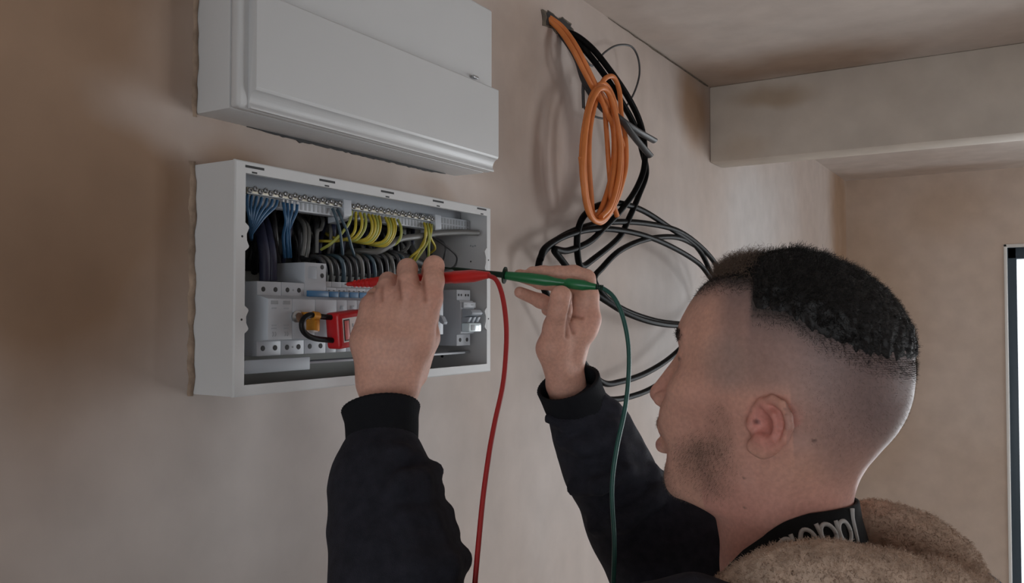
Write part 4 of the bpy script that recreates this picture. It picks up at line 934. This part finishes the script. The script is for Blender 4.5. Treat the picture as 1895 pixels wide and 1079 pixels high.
bdw = np.clip(bd, 0, 1)**1.5*ishead; sel = rg.choice(nh, 5000, p=bdw/bdw.sum())
strands('beard_stubble', V[sel], NV[sel]*.45-UZ*.7+HF*.2+rg.normal(size=(len(sel), 3))*.25, .0026*rg.uniform(.4, 1.2, len(sel)), .00009, 'hair_b', hair, 2, 0, 1, 28)
# stray fine hairs along crown and nape
pw = ishead*ss(-A_, .02, .06)*ss(C_, -.07, -.03)*(C_ < hairline+.01)*1.0
sel = rg.choice(nh, 3000, p=pw/pw.sum())
strands('clipped_hairs', V[sel], NV[sel]*.7-UZ*.3+rg.normal(size=(len(sel), 3))*.3, .0018*rg.uniform(.5, 1.3, len(sel)), .00008, 'hair_b', hair, 2, 0, 1, 8)
fw2 = ishead*ss(C_-hairline, -.016, .0)*(C_ < hairline+.006)*1.0; sel = rg.choice(nh, 9000, p=fw2/fw2.sum())
strands('fade_hairs', V[sel], NV[sel]*.5-UZ*.35-HF*.4+rg.normal(size=(len(sel), 3))*.6, .0034*rg.uniform(.4, 1.3, len(sel)), .00011, 'hair', hair, 3, 0, 1, 18)
for sd in (1, -1):
    ew = ishead*blob(.084, .036, .0345, .020, .024, .0065)*(B_*sd > 0); sel = rg.choice(nh, 260, p=ew/ew.sum())
    strands('eyebrow', V[sel], NV[sel]*.4-HF*.5+UZ*.2+rg.normal(size=(len(sel), 3))*.2, .0042*rg.uniform(.6, 1.2, len(sel)), .00022, 'hair', hair, 3, 0, 1, 9)

# --- hoodie
hd = Vol((0.06, 0.46, 0.86), (0.90, 1.18, 1.70), .0038)
hd.chain([J(707, 838, .889, .0365), J(706, 868, .880, .0440), J(706, 905, .868, .0500), J(720, 985, .845, .0555), J(732, 1079, .818, .0600), (P(752, 1212, .782), .058), (LS, .066)], .016)
hd.chain([J(1075, 768, 1.008, .0375), J(1098, 805, 1.012, .0450), J(1122, 862, 1.018, .0490), J(1178, 965, 1.03, .0575), (RE, .062), (RS, .072)], .016)
hd.cone(LS+np.array([0, .03, -.01]), RS+np.array([0, -.03, .01]), .064, .066, .03)
hd.chain([J(1180, 950, 1.03, .050), J(1270, 985, 1.02, .056), J(1350, 1020, 1.0, .062), (RS, .07)], .02)
hd.cone((.64, .72, 1.40), (.66, .74, .98), .125, .115, .04); hd.cone((.65, .92, 1.40), (.66, .90, .98), .125, .115, .04)
hd.cone((.62, .82, 1.36), (.64, .82, 1.0), .135, .12, .04)
hd.chain([J(1215, 1160, .66, .034), J(1285, 1142, .655, .030), J(1345, 1150, .66, .028)], .012)
# folds
for pts, r, k in (
    ([(803, 872, .872), (778, 888, .832), (748, 886, .818)], .010, .008), ([(803, 908, .866), (775, 918, .828), (740, 905, .812)], .011, .008), ([(818, 952, .858), (788, 966, .816), (748, 962, .800)], .013, .008),
    ([(828, 988, .850), (802, 1003, .810), (765, 1008, .790)], .013, .009), ([(846, 1036, .838), (818, 1048, .795), (770, 1050, .774)], .015, .010), ([(646, 850, .86), (690, 838, .845), (745, 838, .845), (774, 852, .86)], .007, .008),
    ([(640, 905, .85), (668, 930, .822), (700, 940, .815)], .008, .014), ([(632, 985, .84), (665, 1005, .80), (705, 1010, .788)], .009, .014),
    ([(1112, 748, .990), (1130, 760, .995), (1140, 780, 1.005)], .012, .006), ([(1130, 792, .975), (1154, 798, .995), (1166, 818, 1.01)], .012, .006), ([(1145, 832, .97), (1176, 838, .995), (1190, 860, 1.01)], .012, .006), ([(1165, 872, .975), (1202, 876, .995), (1218, 898, 1.01)], .012, .006),
    ([(1040, 815, .98), (1075, 828, .966), (1110, 822, .966)], .008, .010), ([(1062, 905, .985), (1110, 900, .958), (1160, 870, .962)], .008, .012), ([(1215, 915, .98), (1258, 912, .995), (1295, 935, 1.01)], .014, .008),
    ([(1100, 975, .99), (1150, 965, .965), (1210, 925, .965)], .009, .014), ([(1016, 775, .985), (1050, 788, .972), (1085, 775, .972)], .006, .008)):
    hd.chain([(P(a, b_, z), r) for a, b_, z in pts], k)
# neck opening
hd.cone(H(-.010, 0, -.175), H(-.012, 0, -.05), .058, .075, .01, 's')
HV2, HQ2 = hd.mesh(); del hd
hoodie = np_obj('hoodie', HV2, HQ2, 'cloth', person); hoodie['label'] = 'black hoodie with bunched sleeves'
def cuff(path, rad, name, squash=1.0, tilt=None):
    """open ribbed tube with wall thickness"""
    path = np.asarray(path); n = len(path); sides = 96; Vv = []; Ff = []
    T_ = np.gradient(path, axis=0); T_ /= np.linalg.norm(T_, axis=1)[:, None]
    N_ = np.cross(T_[0], RV); N_ /= np.linalg.norm(N_)
    rings = [(i, rad[i]) for i in range(n)]+[(i, rad[i]-.0035) for i in range(n-1, -1, -1)]
    for i, r in rings:
        N2 = N_-T_[i]*(N_@T_[i]); N2 /= np.linalg.norm(N2); B2 = np.cross(T_[i], N2)
        for k in range(sides):
            q = 2*PI*k/sides; rr = r*(1+.010*math.cos(k*PI)); Vv.append(tuple(path[i]+rr*(math.cos(q)*N2*squash+math.sin(q)*B2)))
    m_ = len(rings)
    for i in range(m_-1):
        for k in range(sides):
            k2 = (k+1) % sides; Ff.append((i*sides+k, i*sides+k2, (i+1)*sides+k2, (i+1)*sides+k))
    return raw(name, Vv, Ff, 'rib', hoodie, True)
cp = spline([P(707, 862, .882), P(707, 830, .891), P(707, 790, .902), P(705, 757, .912)], 6)
cuff(cp, np.interp(np.linspace(0, 1, len(cp)), [0, .3, .8, 1], [.036, .0365, .0385, .0415]), 'cuff')
cp = spline([P(1084, 790, 1.012), P(1074, 765, 1.006), P(1062, 738, .998), P(1051, 708, .990)], 6)
cuff(cp, np.interp(np.linspace(0, 1, len(cp)), [0, .4, .8, 1], [.038, .0365, .0365, .0375]), 'cuff')
# neck tape following the neck
def neckpt(q, c, grow):
    f_, k_, w = np.interp(c, *TAF), np.interp(c, *TAB), np.interp(c, *THW); A = (f_-k_)/2+grow; w = w+grow
    ca, sa = math.cos(q), math.sin(q); n_ = (abs(ca)**2.2+abs(sa)**2.2)**(-1/2.2)
    return (f_+k_)/2+A*ca*n_, w*sa*n_
CTA = np.array([-.075, -.058, -.0422, -.006, .02, .048, .07]); CTC = np.array([-.112, -.1125, -.1155, -.133, -.152, -.178, -.19])
def bandpt(q, v, grow):
    a, b_ = neckpt(q, -.15, grow); c = np.interp(a, CTA, CTC)-v*.034; a2, b2 = neckpt(q, c, grow+.004*v); return H(a2, b2, c)
Vv, Ff = [], []; n_ = 80
prof = [(0, .0015), (0, .0045), (.5, .0055), (1, .0065), (1, .002), (.5, .0015)]
for k in range(n_):
    for v, gq in prof: Vv.append(tuple(bandpt(2*PI*k/n_, v, gq)))
mP = len(prof)
for k in range(n_):
    for j in range(mP):
        Ff.append((k*mP+j, k*mP+(j+1) % mP, ((k+1) % n_)*mP+(j+1) % mP, ((k+1) % n_)*mP+j))
tape = raw('neck_tape', Vv, Ff, 'band', hoodie, True)
# white lettering printed on the tape
def glyph(q0, kind, wq=.20):
    st = []; ring = [(q0+wq*.5+wq*.46*math.cos(t), .54+.26*math.sin(t)) for t in np.linspace(0, 2*PI, 25)]; st.append(ring)
    if kind == 'p': st.append([(q0+wq*.02, v) for v in np.linspace(.24, 1.15, 8)])
    if kind == 'a': st.append([(q0+wq*.98, v) for v in np.linspace(.24, .84, 6)])
    if kind == 'l': st = [[(q0+wq*.4, v) for v in np.linspace(.02, .84, 8)]]
    Vv, Ff = [], []
    for s_ in st:
        pts = [bandpt(q, v, .0062-.0004) for q, v in s_]
        v_, f_ = tube_data(pts, .0020, 6, 1.0); o_ = len(Vv); Vv += [tuple(x) for x in v_]; Ff += [tuple(i+o_ for i in f) for f in f_]
    return raw('letter', Vv, Ff, 'print', tape, True)
for kq, ch in ((1.74, 'a'), (2.02, 'o'), (2.30, 'p'), (2.55, 'p'), (2.78, 'l')): glyph(kq, ch, .21)

# --- hood: black shell, thick brown fleece lining
hs = Vol(HC+np.array([-.30, -.36, -.38]), HC+np.array([.32, .2, -.05]), .003)
hs.chain([J(1335, 1140, .690, .020), J(1385, 1112, .680, .026), J(1440, 1092, .672, .0305), J(1500, 1083, .668, .0320), J(1560, 1086, .668, .0320), J(1640, 1099, .672, .0320), J(1720, 1112, .680, .0310), J(1800, 1128, .70, .0290)], .010)
hs.chain([J(1570, 985, .818, .0240), J(1620, 984, .808, .0270), J(1670, 998, .795, .0280), J(1715, 1022, .782, .0280), J(1752, 1056, .768, .0280), J(1772, 1100, .752, .0270), J(1785, 1135, .730, .0270)], .010)
hs.chain([J(1600, 1130, .76, .030), J(1680, 1150, .75, .034), J(1750, 1160, .735, .030)], .02)
hs.chain([J(1590, 1085, .80, .026), J(1640, 1120, .77, .03)], .02)
sl, X, Y, Z = hs.sub(HC-.5, HC+.5)
hs.d[sl] += (.0011*np.sin(X*330+2*np.sin(Z*210))*np.sin(Y*310+1.5*np.sin(X*190))*np.sin(Z*350)+.0012*np.sin((X+Y)*120+2*np.sin(Z*90))*np.sin(Z*160+Y*60)).astype(np.float32)
SV, SQ = hs.mesh(); del hs
hood = np_obj('hood', SV, SQ, 'sherpa', hoodie); hood['label'] = 'brown fleece lined hood lying open behind the neck'
SN = normals(SV, SQ); sel = rg.choice(len(SV), 36000)
strands('fleece_pile', SV[sel]-SN[sel]*.001, SN[sel]*.8+rg.normal(size=(len(sel), 3))*.45-UZ*.2, .0036*rg.uniform(.5, 1.3, len(sel)), .00042, 'sherpa', hood, 3, .0010, .8, 12)

# --- trousers and shoes (below the frame)
tv = Vol((0.42, 0.60, 0.04), (0.90, 1.06, 1.02), .008)
for s_, y_ in ((-1, .735), (1, .905)):
    tv.chain([((.65, y_*.5+.41, .95), .115), ((.64, y_, .82), .095), ((.63, y_, .48), .068), ((.66, y_, .12), .055)], .04)
V3, Q3 = tv.mesh(); trousers = np_obj('trousers', V3, Q3, 'denim', person)
for y_ in (.735, .905):
    sv = Vol((0.40, y_-.08, -.02), (0.78, y_+.08, .16), .005)
    sv.chain([((.69, y_, .045), .043), ((.60, y_, .045), .042), ((.50, y_, .036), .036)], .02); sv.cone((.675, y_, .06), (.67, y_, .12), .045, .05, .02)
    sl, X, Y, Z = sv.sub((0, 0, -1), (2, 2, 1)); sv.put(sl, (Z-.001+0*X+0*Y).astype(np.float32), .004, 's')
    V4, Q4 = sv.mesh(); np_obj('shoe', V4, Q4, 'shoe', person)
settle(person)
